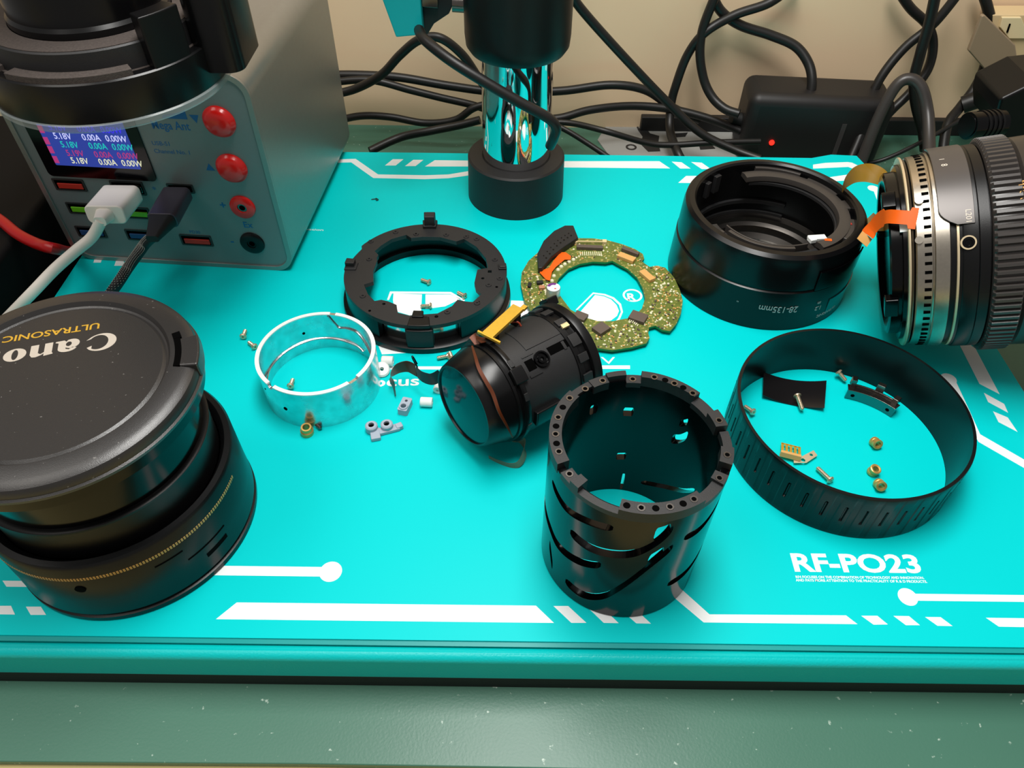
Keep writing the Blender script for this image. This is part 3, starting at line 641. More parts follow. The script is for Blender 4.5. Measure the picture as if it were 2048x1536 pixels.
MB().box((c.x+.7, c.y-1.0, PZ+5.06), (.8, .6, .08)).build('red_mark', RED, cp_, smooth=0)
# black contact block and orange flex
blk = [(290, 590), (280, 440), (345, 310), (450, 210), (560, 155), (650, 155), (700, 280), (560, 370), (430, 470), (330, 590)]
b2 = [tuple(np.array(q)-pbo[:2]) for q in D2(Z(blk, *s_), PZ+3.4)]
cbk = MB().prism(b2, PZ, PZ+3.4).build('contact_block', BLKM, pb, smooth=0, bevel=.5)
m = MB()
for k in range(8):
    t = k/7
    for off in (0, 1):
        x = 345+(600-345)*t+off*26; y = 470-(470-240)*t+off*22-26*math.sin(t*3.14)
        c = Vector(P(1020+x/5.12, 420+y/5.12, PZ+3.4))-pbo; m.cyl((c.x, c.y, PZ+3.35), (c.x, c.y, PZ+3.62), .42 if off else .3, seg=10)
m.build('contact_pins', BLKG, cbk)
of = [(520, 430), (570, 430), (625, 470), (620, 505), (560, 505), (470, 580), (430, 630), (410, 720), (370, 710), (305, 640), (310, 620), (400, 590), (450, 510)]
MB().prism([tuple(np.array(q)-pbo[:2]) for q in D2(Z(of, *s_), PZ+1.2)], PZ+.9, PZ+1.1).build('orange_flex', ORANGE, pb, smooth=0)
m = MB()
for x, y in ((650, 508), (605, 530), (562, 555), (525, 580), (492, 612), (450, 675), (430, 725)):
    c = bp3(x, y); m.lathe([(0, PZ+.6), (.7, PZ+.5), (.95, PZ)], 14, c=(c.x, c.y, 0))
m.build('solder_joints', SOLDER, pb)
def inpoly(x, y, pl):
    r = False; j = len(pl)-1
    for i in range(len(pl)):
        if (pl[i][1] > y) != (pl[j][1] > y) and x < (pl[j][0]-pl[i][0])*(y-pl[i][1])/(pl[j][1]-pl[i][1])+pl[i][0]: r = not r
        j = i
    return r
ms_, mc_, mb_ = MB(), MB(), MB()
k = 0
while k < 560:
    x = rnd.uniform(-37, 37); y = rnd.uniform(-37, 37)
    a_ = math.degrees(math.atan2(y, x)) % 360; r = math.hypot(x, y)
    if not inpoly(x*1.02, y*1.02, bo) or inpoly(x*.96, y*.96, bi) or not inpoly(x, y, bo) or r < 23.5: continue
    if 40 < a_ < 160 and rnd.random() < .75: continue
    if 160 < a_ < 290 and rnd.random() < .35: continue
    t = rnd.random()
    if t < .55: s1 = rnd.uniform(.25, .62); ms_.lathe([(0, PZ+.25), (s1*.7, PZ+.2), (s1, PZ)], 8, c=(x, y, 0))
    elif t < .8: mc_.box((x, y, PZ+.2), (rnd.uniform(.5, 1.1), .5, .4), rz=rnd.uniform(0, 3))
    else: mb_.box((x, y, PZ+.2), (rnd.uniform(.5, 1.1), rnd.uniform(.4, .7), .45), rz=rnd.uniform(0, 3))
    k += 1
ms_.build('solder_points', SOLDER, pb)['kind'] = 'stuff'; mc_.build('tan_components', TAN, pb, smooth=0)['kind'] = 'stuff'; mb_.build('dark_components', CHIP, pb, smooth=0)['kind'] = 'stuff'
comp('component', 305, 755, 2.2, 1.5, 1.1, 10, BLKM); comp('component', 325, 808, 2.0, 1.6, 1.2, 10, mat('tan_ceramic', (186, 128, 96), .5)); comp('component', 200, 780, 1.2, 2.2, 1.0, -10, BLKM)

# ================================================================ black cam barrel
BC = (35.4, 127.9, 0)
br = thing('cam_barrel', 'tall glossy black lens barrel with curved cam slots', 'lens barrel', BC)
o = MB().lathe([(22.7, 0), (24.5, 0), (25.0, .5), (25.0, 55), (24.4, 55.3), (22.7, 55.3)], 160, closed=True).build('barrel_wall', BLKG, br, smooth=40)
m = MB()
slot(m, 21.5, 26.5, [(197, 46.4), (215, 44.2), (234, 46.3), (250, 48.2)], 3.3)
slot(m, 21.5, 26.5, [(222, 35.5), (237, 34.6), (254, 36.2), (268, 39.0), (280, 44.8), (286, 49.5)], 4.2)
slot(m, 21.5, 26.5, [(170, 27), (197, 24.8), (212, 22.4), (232, 24.4), (247, 28.2)], 4.0)
slot(m, 21.5, 26.5, [(223, 8), (238, 7.4), (252, 11.4), (262, 18.5), (278, 32), (290, 39.6)], 4.4)
slot(m, 21.5, 26.5, [(336, 47.5), (323, 43.8), (310, 41.6), (297, 42)], 3.6)
slot(m, 21.5, 26.5, [(342, 25), (329, 20.4), (314, 17.0), (296, 16.6)], 3.8)
slot(m, 21.5, 26.5, [(201, 16.5), (204.5, 12), (208, 6.8)], 5.0); slot(m, 21.5, 26.5, [(325, 12.3), (323.5, 7), (322, 1.6)], 4.0)
slot(m, 21.5, 26.5, [(114, 45.4), (117, 45.4), (121, 45.4)], 4.2); slot(m, 21.5, 26.5, [(84, 41.5), (88, 41.5), (92, 41.5)], 4.0)
slot(m, 21.5, 26.5, [(83, 19.2), (87, 19), (91, 18.8)], 3.6); slot(m, 21.5, 26.5, [(80.5, 5), (82, 5), (83, 5)], 9)
slot(m, 21.5, 26.5, [(41, 46.2), (44, 44.6), (47, 43.5)], 3.2); slot(m, 21.5, 26.5, [(38, 41), (44, 37), (50, 35)], 4.6); slot(m, 21.5, 26.5, [(66, 7), (50, 10), (30, 16), (15, 24)], 2.4)
slot(m, 21.5, 26.5, [(275, 47.6), (279.5, 48.3), (284, 49.2)], 6.4); slot(m, 21.5, 26.5, [(275.5, 33.6), (280, 35.8), (284, 37.6)], 7.0)
cut(o, m)
m = MB()
def seg_(a0, a1, z1, r0=21.6, r1=25.1): m.sector(r0, r1, 53.6, z1, a0, a1)
seg_(138, 203, 57.5); seg_(207.5, 217, 56.2); seg_(217, 224, 57.6, 21.4); seg_(224, 251, 55.4, 23.0); seg_(251, 305, 57.5); seg_(305, 323, 55.6, 22.0); seg_(323, 331, 56.6, 21.4); seg_(331, 337, 54.6, 22.6); seg_(338, 352, 57.5); seg_(352, 368, 56.0, 22.6); seg_(10, 24, 57.5); seg_(24, 41, 55.6, 21.6); seg_(41, 83, 57.5, 22.6); seg_(83, 94, 55.6, 21.8); seg_(94, 108, 57.5, 23.2); seg_(108, 121, 56.6, 22.0); seg_(121, 138, 56.2, 23)
o = m.build('top_rim', BLKM, br, bevel=0)
m = MB()
ho = [(144, 0), (154, 1), (164, 0), (172, 1), (179, 0), (187, 1), (194, 0), (211, 2), (255, 1), (264, 0), (273, 1), (282, 0), (291, 1), (299, 0), (326, 2), (345, 0), (15, 0), (44, 0), (52, 1), (59, 0), (66, 1), (74, 0), (89, 2), (112, 0), (127, 2)]
mh_ = MB(); mk = MB()
for a_, big in ho:
    zt = 57.5 if big < 2 and a_ not in (112,) else (56.6 if a_ in (326, 112) else (56.2 if a_ in (211, 127) else 55.6))
    x, y = pol([(a_, 23.3)])[0]; r = .95 if big == 1 else .6
    mh_.lathe([(0, zt+.03), (r, zt+.03)], 18, c=(x, y, 0))
    if big != 1: mk.lathe([(r, zt), (r+.05, zt+.12), (r+.45, zt+.12), (r+.5, zt)], 18, c=(x, y, 0))
mh_.build('screw_holes', HOLE, o, smooth=0); mk.build('hole_collars', STEELD, o)

# ================================================================ inner lens group lying on its side
GC = Vector((-16.9, 167.6, 23.7)); GR = frame(GC, .67, -.06)
lg = thing('inner_lens_group', 'black inner lens unit on its side with gold bar and coated glass', 'lens group', tuple(GC), R=GR)
MB().lathe([(14.4, .5), (14.6, 0), (15.1, 0), (15.5, .5), (16.9, 5), (18.0, 9), (18.2, 13), (17, 13)], 128).build('front_tube', SATIN, lg)
MB().lathe([(0, -.3), (5, -.2), (10, .1), (13, .4), (14.5, .6)], 96).build('front_glass', GLASS, lg)
m = MB(); m.lathe([(15.5, 13), (19.6, 13), (19.8, 13.6), (19.4, 15), (18, 15)], 96); m.lathe([(17, 10.6), (18.7, 10.6), (18.7, 11.6), (17, 11.6)], 60, closed=True)
m.build('mid_flange', BLK, lg)
body_ = MB().lathe([(0, 14), (18.6, 14.5), (18.7, 38), (0, 38)], 128).build('body', BLKM, lg)
MB().lathe([(17, 37.6), (19.2, 37.8), (19.3, 40), (18.6, 40.6), (18.6, 43), (20.2, 43.4), (20.5, 44.2), (20.5, 46.6), (20, 47), (0, 47)], 128).build('rear_flange', BLK, lg)
def on(px, py, R=18.7): return oncyl(px, py, GC, GR, R)
s_ = (760, 580, 4.0417)
def onz(x, y, R=18.7): return on(s_[0]+x/s_[2], s_[1]+y/s_[2], R)
def patch(name, x, y, dz, da, dr0, dr1, mt, parent=body_, R=18.7, bev=0):
    a_, z_ = onz(x, y, R); da = math.degrees(da/R)
    m = MB(); m.sector(R+dr0, R+dr1, z_-dz, z_+dz, a_-da, a_+da); return m.build(name, mt, parent, smooth=30, bevel=bev)
patch('window', 1218, 605, 1.7, 1.9, -.3, .08, HOLE); patch('window', 1445, 458, 4.6, 1.5, -.3, .08, HOLE); patch('window_bridge', 1485, 447, .6, 1.5, .05, .35, BLKM)
patch('raised_panel', 1240, 330, 8, 6, -.2, .22, BLKM, bev=.1); patch('relief_line', 1190, 530, 2.4, .25, 0, .2, BLKM); patch('relief_line', 1265, 680, 2.6, .4, 0, .3, BLKM); patch('red_flex_window', 1455, 262, 1.3, 1.0, 0, .1, mat('dull_red', (90, 20, 20), .5))
a_, z_ = onz(1305, 560)
def rad(a_, r, z): t = math.radians(a_); return Vector((r*math.cos(t), r*math.sin(t), z))
MR = Matrix.Translation(rad(a_, 18.6, z_)) @ Matrix(((rad(a_+90, 1, 0)), (Vector((0, 0, 1))), (rad(a_, 1, 0)))).transposed().to_4x4()
MB().lathe([(.5, .2), (.7, .8), (1.5, .8), (1.6, .2), (2.2, .2), (2.3, .9), (2.9, .9), (3.0, 0)], 40, M=MR).build('screw_boss', BLKG, body_)
# detail teeth around the rear flange
m = MB()
for k in range(14):
    a0 = -20+k*22; m.sector(19, 19.9, 38.6, 42.6, a0, a0+(9 if k % 3 else 13))
m.build('rear_teeth', BLKM, lg, bevel=.15)
m = MB()
for k in range(10): m.sector(19.2, 20.0, 10.8+2.4, 12.4+2.4, k*36, k*36+8)
m.build('flange_tabs', BLKM, lg, bevel=.15)
patch('white_contact', 1490, 300, 1.5, .8, .1, 1.2, IVORY)
# rear bumps
for px, py, d in ((1370, 110, 3.2), (1120, 690, 2.0)):
    a_, z_ = onz(px, py, 19.5); m = MB(); m.sector(18.5, 18.5+d, z_-2.5, z_+2.5, a_-8, a_+8); m.build('rear_lug' if d > 3 else 'guide_lug', BLK, lg, bevel=.4)
# underside mechanism towards the viewer-right
a_, z_ = onz(1310, 960, 17); m = MB(); m.sector(17.5, 20.6, z_-5, z_+6, a_-9, a_+9); m.build('drive_block', BLK, lg, bevel=.5)
def gl(px, py, z): return GR.transposed() @ (Vector(P(px, py, z))-GC)
# gold guide bar across the top
zt = 47.0
A_ = gl(977, 670, 44.5); B_ = gl(1035, 617, 44.5)
ax_ = (B_-A_).normalized(); up_ = GR.transposed() @ Vector((0, 0, 1)); wd_ = ax_.cross(up_).normalized()
MG = Matrix((ax_, wd_, ax_.cross(wd_))).transposed().to_4x4(); MG.translation = (A_+B_)/2
L_ = (B_-A_).length
SD = -1 if (MG.to_3x3() @ Vector((0, 0, 1))).dot(up_) > 0 else 1
gb = MB().box((0, 0, 0), (L_+1, 4.4, 1.4), M=MG).build('gold_bar', GOLD, lg, smooth=0, bevel=.15)
m = MB(); m.box((-L_/2-.8, .8, .0), (.8, 9.5, 1.2), M=MG); m.box((L_/2+1.6, 1.6, 0), (2.2, 1.8, 1.2), M=MG); m.build('gold_clip', GOLD, gb, smooth=0, bevel=.2)
m = MB(); m.box((-L_/2+2, 0, SD*2.6), (3, 4, 4), M=MG); m.box((L_/2-2, 0, SD*3), (3, 4, 4.4), M=MG); m.build('bar_support', BLK, lg, smooth=0, bevel=.3)
def glr(px, py, z): return gl(px, py, z)
m = MB(); upv = GR.transposed() @ Vector((0, 0, 1))
lat = GR.transposed() @ Vector((1, -.2, 0))
m.prism([(0, 0), (1, 0), (1, 1), (0, 1)], 0, 1) if 0 else None
m.ribbon([(glr(945, 684, 40), lat), (glr(958, 676, 41), lat), (glr(972, 684, 42), lat)], 4.0, .2)
m.build('flex_loop', COPPER, lg)
# copper flex strip running down over the front tube
m = MB(); l = [(745, 455), (770, 540), (800, 640), (860, 750), (910, 840), (960, 980), (1030, 1110), (1070, 1190)]
pts = []
for i, (x, y) in enumerate(l):
    R_ = 19.0 if i < 5 else 20.2
    a_, z_ = onz(x, y, R_)
    pts.append((rad(a_, R_+.2, z_), Vector((0, 0, 1))))
m.ribbon(pts, lambda t: .6+.8*math.sin(math.pi*min(1, t*1.1)), .14, 8); m.build('copper_flex', COPPER, lg)
m = MB(); l = [(1050, 1150, 9), (1090, 1200, 7), (1150, 1220, 5), (1170, 1310, 3.4), (1130, 1400, 2), (1060, 1420, 1.2), (960, 1390, 1.0), (880, 1350, 1.0)]
m.ribbon([(glr(s_[0]+x/s_[2], s_[1]+y/s_[2], z), (upv*1.0+lat*.4) if i < 3 else (upv*.9-lat*.3)) for i, (x, y, z) in enumerate(l)], lambda t: 4.6-2.8*t, .16, 8)
m.build('flex_tail', mat('grey_tan_flex', (136, 122, 100), .3, metal=.4), lg)
# curled flex leaving at the left
m = MB(); l = [(500, 680, 12), (420, 720, 10), (340, 700, 9), (290, 650, 9.5), (220, 620, 9), (140, 640, 8), (90, 700, 6.5), (110, 780, 3.5), (125, 860, .8)]
m.ribbon([(glr(s_[0]+x/s_[2], s_[1]+y/s_[2], z), upv) for x, y, z in l[:4]], 6.0, .16, 8); m.build('dark_flex', BLKM, lg)
m = MB(); m.ribbon([(glr(s_[0]+x/s_[2], s_[1]+y/s_[2], z), upv+lat*.2) for x, y, z in l[3:]], lambda t: 6.0-4.6*max(0, t-.45)/.55, .16, 8); m.build('curled_flex', COPPER, lg)
m = MB(); m.tube([glr(830+(x-0)*1.0, y, z) for x, y, z in ((5, 735, 10), (-5, 716, 14), (-4, 714, 15), (4, 728, 12))], .35, 8); m.build('flex_tip', BLKG, lg)
m = MB(); m.tube([glr(1120, 770, 22), glr(1124, 785, 19), glr(1122, 800, 16)], .4, 8); m.tube([glr(1020, 645, 41), glr(1035, 644, 41.5), glr(1042, 652, 40)], .35, 8); m.build('copper_wires', mat('copper_wire', (150, 60, 40), .35), lg)
m = MB(); m.box(glr(1112, 797, 12), (3.2, 1.5, 2.4)); m.build('solder_tab', SOLDER, lg, smooth=0, bevel=.2)

# ================================================================ large thin black ring on the right
RC = (119.5, 171.9, 0)
zr = thing('zoom_ring', 'wide thin black zoom ring lying flat around brass bushings', 'ring', RC)
v = []; f = []; NA = 720; zs = [0, .5, 2, 7.8, 8.2, 15.2, 15.6, 19, 21.2, 21.6]
def rad_(i, k):
    ph = (i % 18); z = zs[k]; r = 39.9+.25*(1-z/22)
    if k in (0, 9): r -= .15
    if ph in (2, 3) and 4 <= k <= 5: r -= .55
    if ph in (8, 9, 10, 11, 12, 13) and 2 <= k <= 7: r -= .22
    return r
K = len(zs)
for i in range(NA):
    a_ = 2*math.pi*i/NA
    for k in range(K): r = rad_(i, k); v.append((r*math.cos(a_), r*math.sin(a_), zs[k]))
    for k in (K-1, 0): r = 38.7; v.append((r*math.cos(a_), r*math.sin(a_), zs[k]))
KK = K+2
for i in range(NA):
    j = (i+1) % NA
    for k in range(KK): b_ = (k+1) % KK; f.append((i*KK+k, j*KK+k, j*KK+b_, i*KK+b_))
MB().add(v, f).build('ring_wall', mat('zoom_ring_black', (10, 12, 13), .32, spec=.35, bump=.04), zr, smooth=28)
m = MB()
for k in range(40):
    a_ = k*9+1.25; x, y = pol([(a_, 40.0)])[0]; m.cyl((x*.985, y*.985, 15.2), (x*1.002, y*1.002, 15.2), .22, seg=8)
m.build('pin_pricks', HOLE, zr)

# ================================================================ rear lens shell
SC = (112, 273.6, 0)
sh = thing('lens_shell', 'black lens housing shell lying open beside the orange flex', 'lens housing', SC)
MB().lathe([(36, 0), (39.6, 0), (40.0, .6), (39.2, 19.5), (38.4, 20), (38.4, 20.8), (38.9, 21.2), (38.4, 33), (37.9, 35.6), (36.4, 36.8), (34.2, 37.0), (33.4, 36.2), (33.4, 4), (36, 4)], 160, closed=True).build('outer_shell', SATIN, sh, smooth=30)
m = MB(); m.sector(38.8, 39.5, 20, 29.5, 287, 330); m.sector(38.8, 39.3, 15, 22, 335, 355); o = m.build('scale_window_frame', BLKG, sh, bevel=.5)
m = MB(); m.sector(39.3, 39.9, 4, 12, 303, 345); m.build('scale_window', mat('dark_window', (14, 60, 62), .08, spec=.9), sh)
def wrap(R, a0, z0, flip=True):
    def fn(p):
        x, y = (-p.x, -p.y) if flip else (p.x, p.y); t = math.radians(a0)+x/R
        return Vector(((R+p.z)*math.cos(t), (R+p.z)*math.sin(t), z0+y))
    return fn
m = MB(); m.text('28-135mm', 4.6, .05, fn=wrap(39.75, 268, 11.6), wx=.82); m.text('m', 2.4, .05, fn=wrap(39.75, 294, 12.6)); m.text('1.2', 3, .05, fn=wrap(39.75, 295, 9.6)); m.text('IMAGE', 2.6, .05, fn=wrap(39.1, 316, 27.0)); m.text('STABILIZER', 2.2, .05, fn=wrap(39.1, 318, 23.6)); m.text('ULTRASONIC', 2.0, .05, fn=wrap(39.9, 305, 4.6))
m.text("''", 2.4, .05, fn=wrap(39.75, 243.5, 13))
m.build('white_lettering', mat('grey_white_print', (170, 180, 178), .5), sh, smooth=0)
# inside the top: ring offset to the right/back with ledges
DECK = mat('grey_black_deck', (58, 54, 51), .4, bump=.05)
m = MB(); m.lathe([(25.4, 31.6), (30.4, 32.2), (30.4, 34.0), (28.0, 34.4), (25.8, 33.9), (25.4, 32.2)], 96, -66, 108, True, c=(1.6, .8, 0)); m.build('inner_mount_ring', DECK, sh)
m = MB(); m.sector(26.2, 33.8, 29.6, 31.0, -165, 100); m.build('inner_deck', BLKM, sh, bevel=.1)
m = MB(); m.sector(27.6, 32.6, 31.0, 31.2, 212, 236); m.sector(27.6, 32.6, 31.0, 31.2, 240, 262); m.build('dark_film_windows', mat('dark_teal_film', (4, 26, 28), .2, spec=.4), sh, smooth=0)
m = MB(); m.sector(30.0, 33.7, 31, 33.4, 322, 350); m.sector(30.6, 33.7, 31, 34.2, 2, 13); m.sector(31.5, 33.6, 31, 34, 22, 50); m.sector(29.5, 33.6, 31, 32.2, 266, 286); m.sector(32, 33.6, 31, 35, 56, 92); m.build('inner_blocks', DECK, sh, bevel=.3)
m = MB(); m.sector(25.6, 27.2, 30, 33.4, 214, 276); m.sector(24.0, 24.7, 27, 33.0, 205, 292); m.sector(27, 33.4, 31, 31.9, 236, 240); m.sector(27, 33.4, 31, 31.9, 262, 265); m.sector(27, 33.6, 31, 31.9, 207, 211); m.build('inner_arc_rail', DECK, sh, bevel=.2)
m = MB(); m.sector(31.5, 33.4, 26, 34.4, 124, 130); m.sector(31.5, 33.4, 26, 33.4, 136, 141); m.sector(32.4, 33.5, 8, 12, 60, 170); m.sector(32.0, 33.5, 16, 18, 60, 170); m.build('inner_ribs', BLKM, sh, bevel=.2)
m = MB(); x, y = pol([(312, 29)])[0]; m.box((x, y, 32.2), (3.2, 2.6, 2.4), rz=.4); x, y = pol([(343, 31)])[0]; m.box((x, y, 33.2), (2.4, 2.2, 1.0), rz=.2); m.build('red_tape', mat('dull_red_tape', (170, 44, 34), .5), sh, smooth=0, bevel=.2)
m = MB(); q = Vector(P(1634, 476, 34))-Vector(SC); m.box(q, (7.4, 3.0, 1.4), rz=.12); m.box(q+Vector((-2.4, -1.2, 0)), (2.8, 3.0, 1.8), rz=.3); m.build('white_plug', NYLON, sh, smooth=0, bevel=.3)
m = MB(); q = Vector(P(1656, 481, 34))-Vector(SC); m.box(q, (3.0, 1.6, 1.2), rz=-.1); m.build('orange_wire_end', ORANGE, sh, smooth=0, bevel=.3)
MB().lathe([(22, 2.5), (26, 4), (27, 7), (29, 8), (29.4, 10), (33.2, 10.6)], 96, c=(0, 0, 0)).build('lower_steel_ring', STEELD, sh)
MB().lathe([(0, 6.5), (8, 6.2), (16, 5), (22.4, 3)], 96).build('lower_glass', mat('lens_glass', (60, 66, 66), .06, metal=.6), sh)

# ================================================================ lens lying on its side, right edge
KC = Vector((151.7, 237.7, 38.4)); KR = frame(KC, -.24, .32)
kl = thing('uncased_camera_lens', 'camera lens on its side at right with exposed steel rings', 'camera lens', tuple(KC), R=KR)
def kz(x, y, R): return oncyl(1660+x/3.268, 250+y/3.268, KC, KR, R)
MB().lathe([(0, -3.4), (27, -3.4), (28.4, -5.6), (30.4, -5.8), (31.2, -5.2), (31.4, -1.8), (33.6, -1.6), (33.8, 0), (20, 0)], 128).build('rear_mount', BLKG, kl)
MB().lathe([(30, -.3), (36.2, -.3), (36.4, 0), (36.3, .5), (30, .5)], 128, closed=True).build('thin_flange', CREAM, kl)
MB().lathe([(30, .4), (35.2, .8), (35.5, 1.4), (34, 1.8), (30, 1.9)], 128).build('shim_ring', STEELD, kl)
MB().lathe([(30, 1.8), (35.6, 2.0), (36.0, 2.4), (36.3, 7.0), (35.9, 7.3), (36.0, 7.6), (36.8, 8.0), (37.0, 12.2), (36, 12.6), (30, 12.6)], 144).build('steel_body', STEEL, kl)
m = MB()
for k in range(72):
    m.sector(36.0, 36.45, 4.6, 6.8, k*5, k*5+1.7, 2)
m.build('tick_marks', HOLE, kl, smooth=0)
MB().lathe([(30, 12.4), (35.6, 12.6), (35.8, 14.6), (37, 15), (37, 16), (35, 16)], 128).build('black_groove', BLK, kl)
MB().lathe([(33, 14.2), (36.9, 14.3), (37.0, 15.0), (33, 15.1)], 128, closed=True).build('cream_band', CREAM, kl)
MB().lathe([(33, 15.8), (37.2, 15.9), (37.5, 16.4), (37.6, 20.6), (37.4, 20.8), (37.6, 21), (37.6, 24.0), (36, 24.4), (36, 26)], 128).build('black_barrel', BLK, kl)
v = []; f = []; NA = 480; zs = [24.6, 24.9, 25.6, 33.4, 34.0, 34.3]
for i in range(NA):
    a_ = 2*math.pi*i/NA; hi = (i % 5) < 3
    for k, z in enumerate(zs):
        r = {0: 37.2, 1: 38.2, 4: 38.2, 5: 37.2}.get(k, 39.5 if hi else 38.4); v.append((r*math.cos(a_), r*math.sin(a_), z))
for i in range(NA):
    j = (i+1) % NA
    for k in range(5): f.append((i*6+k, j*6+k, j*6+k+1, i*6+k+1))
MB().add(v, f).build('grip_ring', mat('grip_rubber', (60, 56, 54), .32, spec=.6), kl, smooth=25)
MB().lathe([(35, 34.2), (37.2, 34.4), (38.0, 35.2), (38.4, 60), (37, 72), (36, 72)], 128).build('front_barrel', mat('warm_black_barrel', (44, 40, 37), .34), kl)
a1, z1 = kz(700, 200, 38); a2, z2 = kz(930, 640, 38)
m = MB(); lo, hi_ = min(a1, a2), max(a1, a2)
# cover plate with a rounded front corner
n = 36; v = []; f = []
zL, zR = 9.0, 19.6
aa = sorted((kz(800, 655, 38)[0], kz(800, 195, 38)[0]))
for i in range(n+1):
    t = i/n; a_ = aa[0]+(aa[1]+25-aa[0])*t if kz(800, 195, 38)[0] > kz(800, 655, 38)[0] else aa[0]-25+(aa[1]+25-aa[0])*t
    e = abs(a_-kz(800, 655, 38)[0]); zl = zL+5.5*max(0, 1-e/9)**2.2
    for r in (37.4, 38.1):
        for z in (zl, zR): v.append((r*math.cos(math.radians(a_)), r*math.sin(math.radians(a_)), z))
for i in range(n):
    b_ = i*4; c_ = b_+4
    f += [(b_+2, b_+3, c_+3, c_+2), (b_, c_, c_+1, b_+1), (b_, b_+2, c_+2, c_), (b_+1, c_+1, c_+3, b_+3)]
f += [(0, 1, 3, 2), (n*4, n*4+2, n*4+3, n*4+1)]
cvp = MB().add(v, f).build('cover_plate', mat('grey_cover_plate', (84, 80, 78), .36, metal=.4), kl, bevel=.15)
def ktext(mb, t, size, x, y, R=38.15, wx=1.0):
    a0, z0 = kz(x, y, R)
    def fn(p):
        t_ = math.radians(a0)+p.x/R
        return Vector(((R+p.z)*math.cos(t_), (R+p.z)*math.sin(t_), z0+p.y))
    mb.text(t, size, .05, fn=fn, wx=wx)
m = MB(); ktext(m, 'L201', 2.5, 905, 595); ktext(m, '8', 2.8, 745, 262); ktext(m, '1', 2.4, 728, 225); m.build('plate_lettering', mat('cream_print', (216, 206, 190), .5), cvp, smooth=0)
m = MB(); ktext(m, 'MACRO', 2.6, 1258, 440, R=38.5); m.build('gold_lettering', GOLDP, kl, smooth=0)
a_, z_ = kz(905, 768, 37.6)
MK = Matrix.Translation(rad(a_, 37.4, z_)) @ Matrix((rad(a_+90, 1, 0), Vector((0, 0, 1)), rad(a_, 1, 0))).transposed().to_4x4()
MB().lathe([(1.9, .3), (1.9, .7), (2.4, .7), (2.45, .2)], 40, M=MK).build('round_window_rim', CREAM, kl)
MB().lathe([(0, .4), (1.0, .4), (1.1, .6), (1.9, .5)], 30, M=MK).build('round_window', BLKG, kl)
for x, y, s1 in ((370, 500, 3.0), (385, 1190, 3.4)):
    a_, z_ = kz(x, y, 32); m = MB(); m.sector(29, 33.4, -7.6, -3, a_-s1*2, a_+s1*2); m.build('bayonet_tab', BLKG, kl, bevel=.4)
# flexes belonging to this lens
def kw(px, py, z): return KR.transposed() @ (Vector(P(px, py, z))-KC)
KT = KR.transposed()
def rib(name, l, wid, mt, dirv, t=.16):
    m = MB(); m.ribbon([(kw(1660+x/3.268, 250+y/3.268, z), KT @ Vector(dirv)) for x, y, z in l], wid, t, 8); return m.build(name, mt, kl)
def klocal(x, y, R): a_, z_ = kz(x, y, R); return rad(a_, R, z_)
def ribl(name, pts, wid, mt, dirv, t=.16):
    m = MB(); m.ribbon([(p_, KT @ Vector(dirv)) for p_ in pts], wid, t, 8); return m.build(name, mt, kl)
fa = klocal(570, 612, 36.9); fb = klocal(505, 606, 37.0); fz = (KC+KR @ fb).z
ribl('orange_flex', [fa, fb]+[kw(1660+x/3.268, 250+y/3.268, z) for x, y, z in ((430, 600, fz-1), (370, 600, fz-3), (320, 625, fz-7), (280, 670, fz-11), (245, 718, fz-14))], lambda t: 7.4 if t < .14 else (4.8 if t < .55 else (6.4 if t < .8 else 5.6)), ORANGE, (0, .72, .7))
ribl('flex_contacts', [kw(1660+x/3.268, 250+y/3.268, z) for x, y, z in ((243, 720, fz-14.2), (208, 770, fz-16))], 5.0, TAN, (.8, .5, .3), .2)
ribl('amber_flex', [kw(1660+x/3.268, 250+y/3.268, z) for x, y, z in ((80, 425, 37), (105, 375, 43), (165, 325, 49), (245, 312, 52), (320, 335, 52), (375, 375, 50), (405, 420, 46))], lambda t: 2.4+5.0*math.sin(math.pi*t), AMBER, (0, .66, .75))
ribl('amber_flex', [kw(1660+x/3.268, 250+y/3.268, z) for x, y, z in ((250, 605, 34), (300, 645, 33), (360, 650, 34), (420, 655, 36))], 5.5, AMBER, (0, .7, .7))
m = MB(); m.tube([kw(1755, 470, 30), kw(1775, 472, 30), kw(1795, 473, 31)], 1.1, 10); m.build('cable_stub', BLKG, kl)
m = MB(); a_, z_ = kz(460, 665, 33.5); m.sector(33.2, 33.9, -2.6, 0.0, a_-3.5, a_+3.5); m.build('white_tape', WHITE, kl)
m = MB()
for x, y in ((580, 505), (580, 755)):
    a_, z_ = kz(x, y, 36); q = rad(a_, 36, z_); q2 = rad(a_, 37.2, z_); m.cyl(q, q2, 1.3, seg=18)
m.build('solder_blobs', STEEL, kl)

# ================================================================ small parts on the plate
def screw_mesh(L=4.2, hr=1.45, sr=.72, mt=SCREW):
    m = MB(); m.lathe([(0, L+.15), (.35, L+.15), (.4, L+.7), (hr*.75, L+.75), (hr, L+.35), (hr*.98, L), (sr, L-.1), (sr, .3), (sr*.6, 0), (0, 0)], 20)
    for k in range(int(L/.5)-1): m.lathe([(sr, .4+k*.5), (sr*1.18, .6+k*.5), (sr, .8+k*.5)], 14)
    return m
proto = None
def lay(name, mb, mt, px, py, z, direction, label, cat, group=None, me=None):
    d = Vector(direction).normalized(); R_ = d.to_track_quat('Z', 'Y').to_matrix(); c = Vector(P(px, py, z))
    if me is None: o = mb.build(name, mt)
    else: o = bpy.data.objects.new(name, me); COL.objects.link(o)
    o.matrix_world = Matrix.Translation(c*MM) @ R_.to_4x4(); tag(o, label, cat, group); return o
SG = 'tiny loose lens screws'
sm = screw_mesh().build('screw_source', SCREW); smd = sm.data; bpy.data.objects.remove(sm)
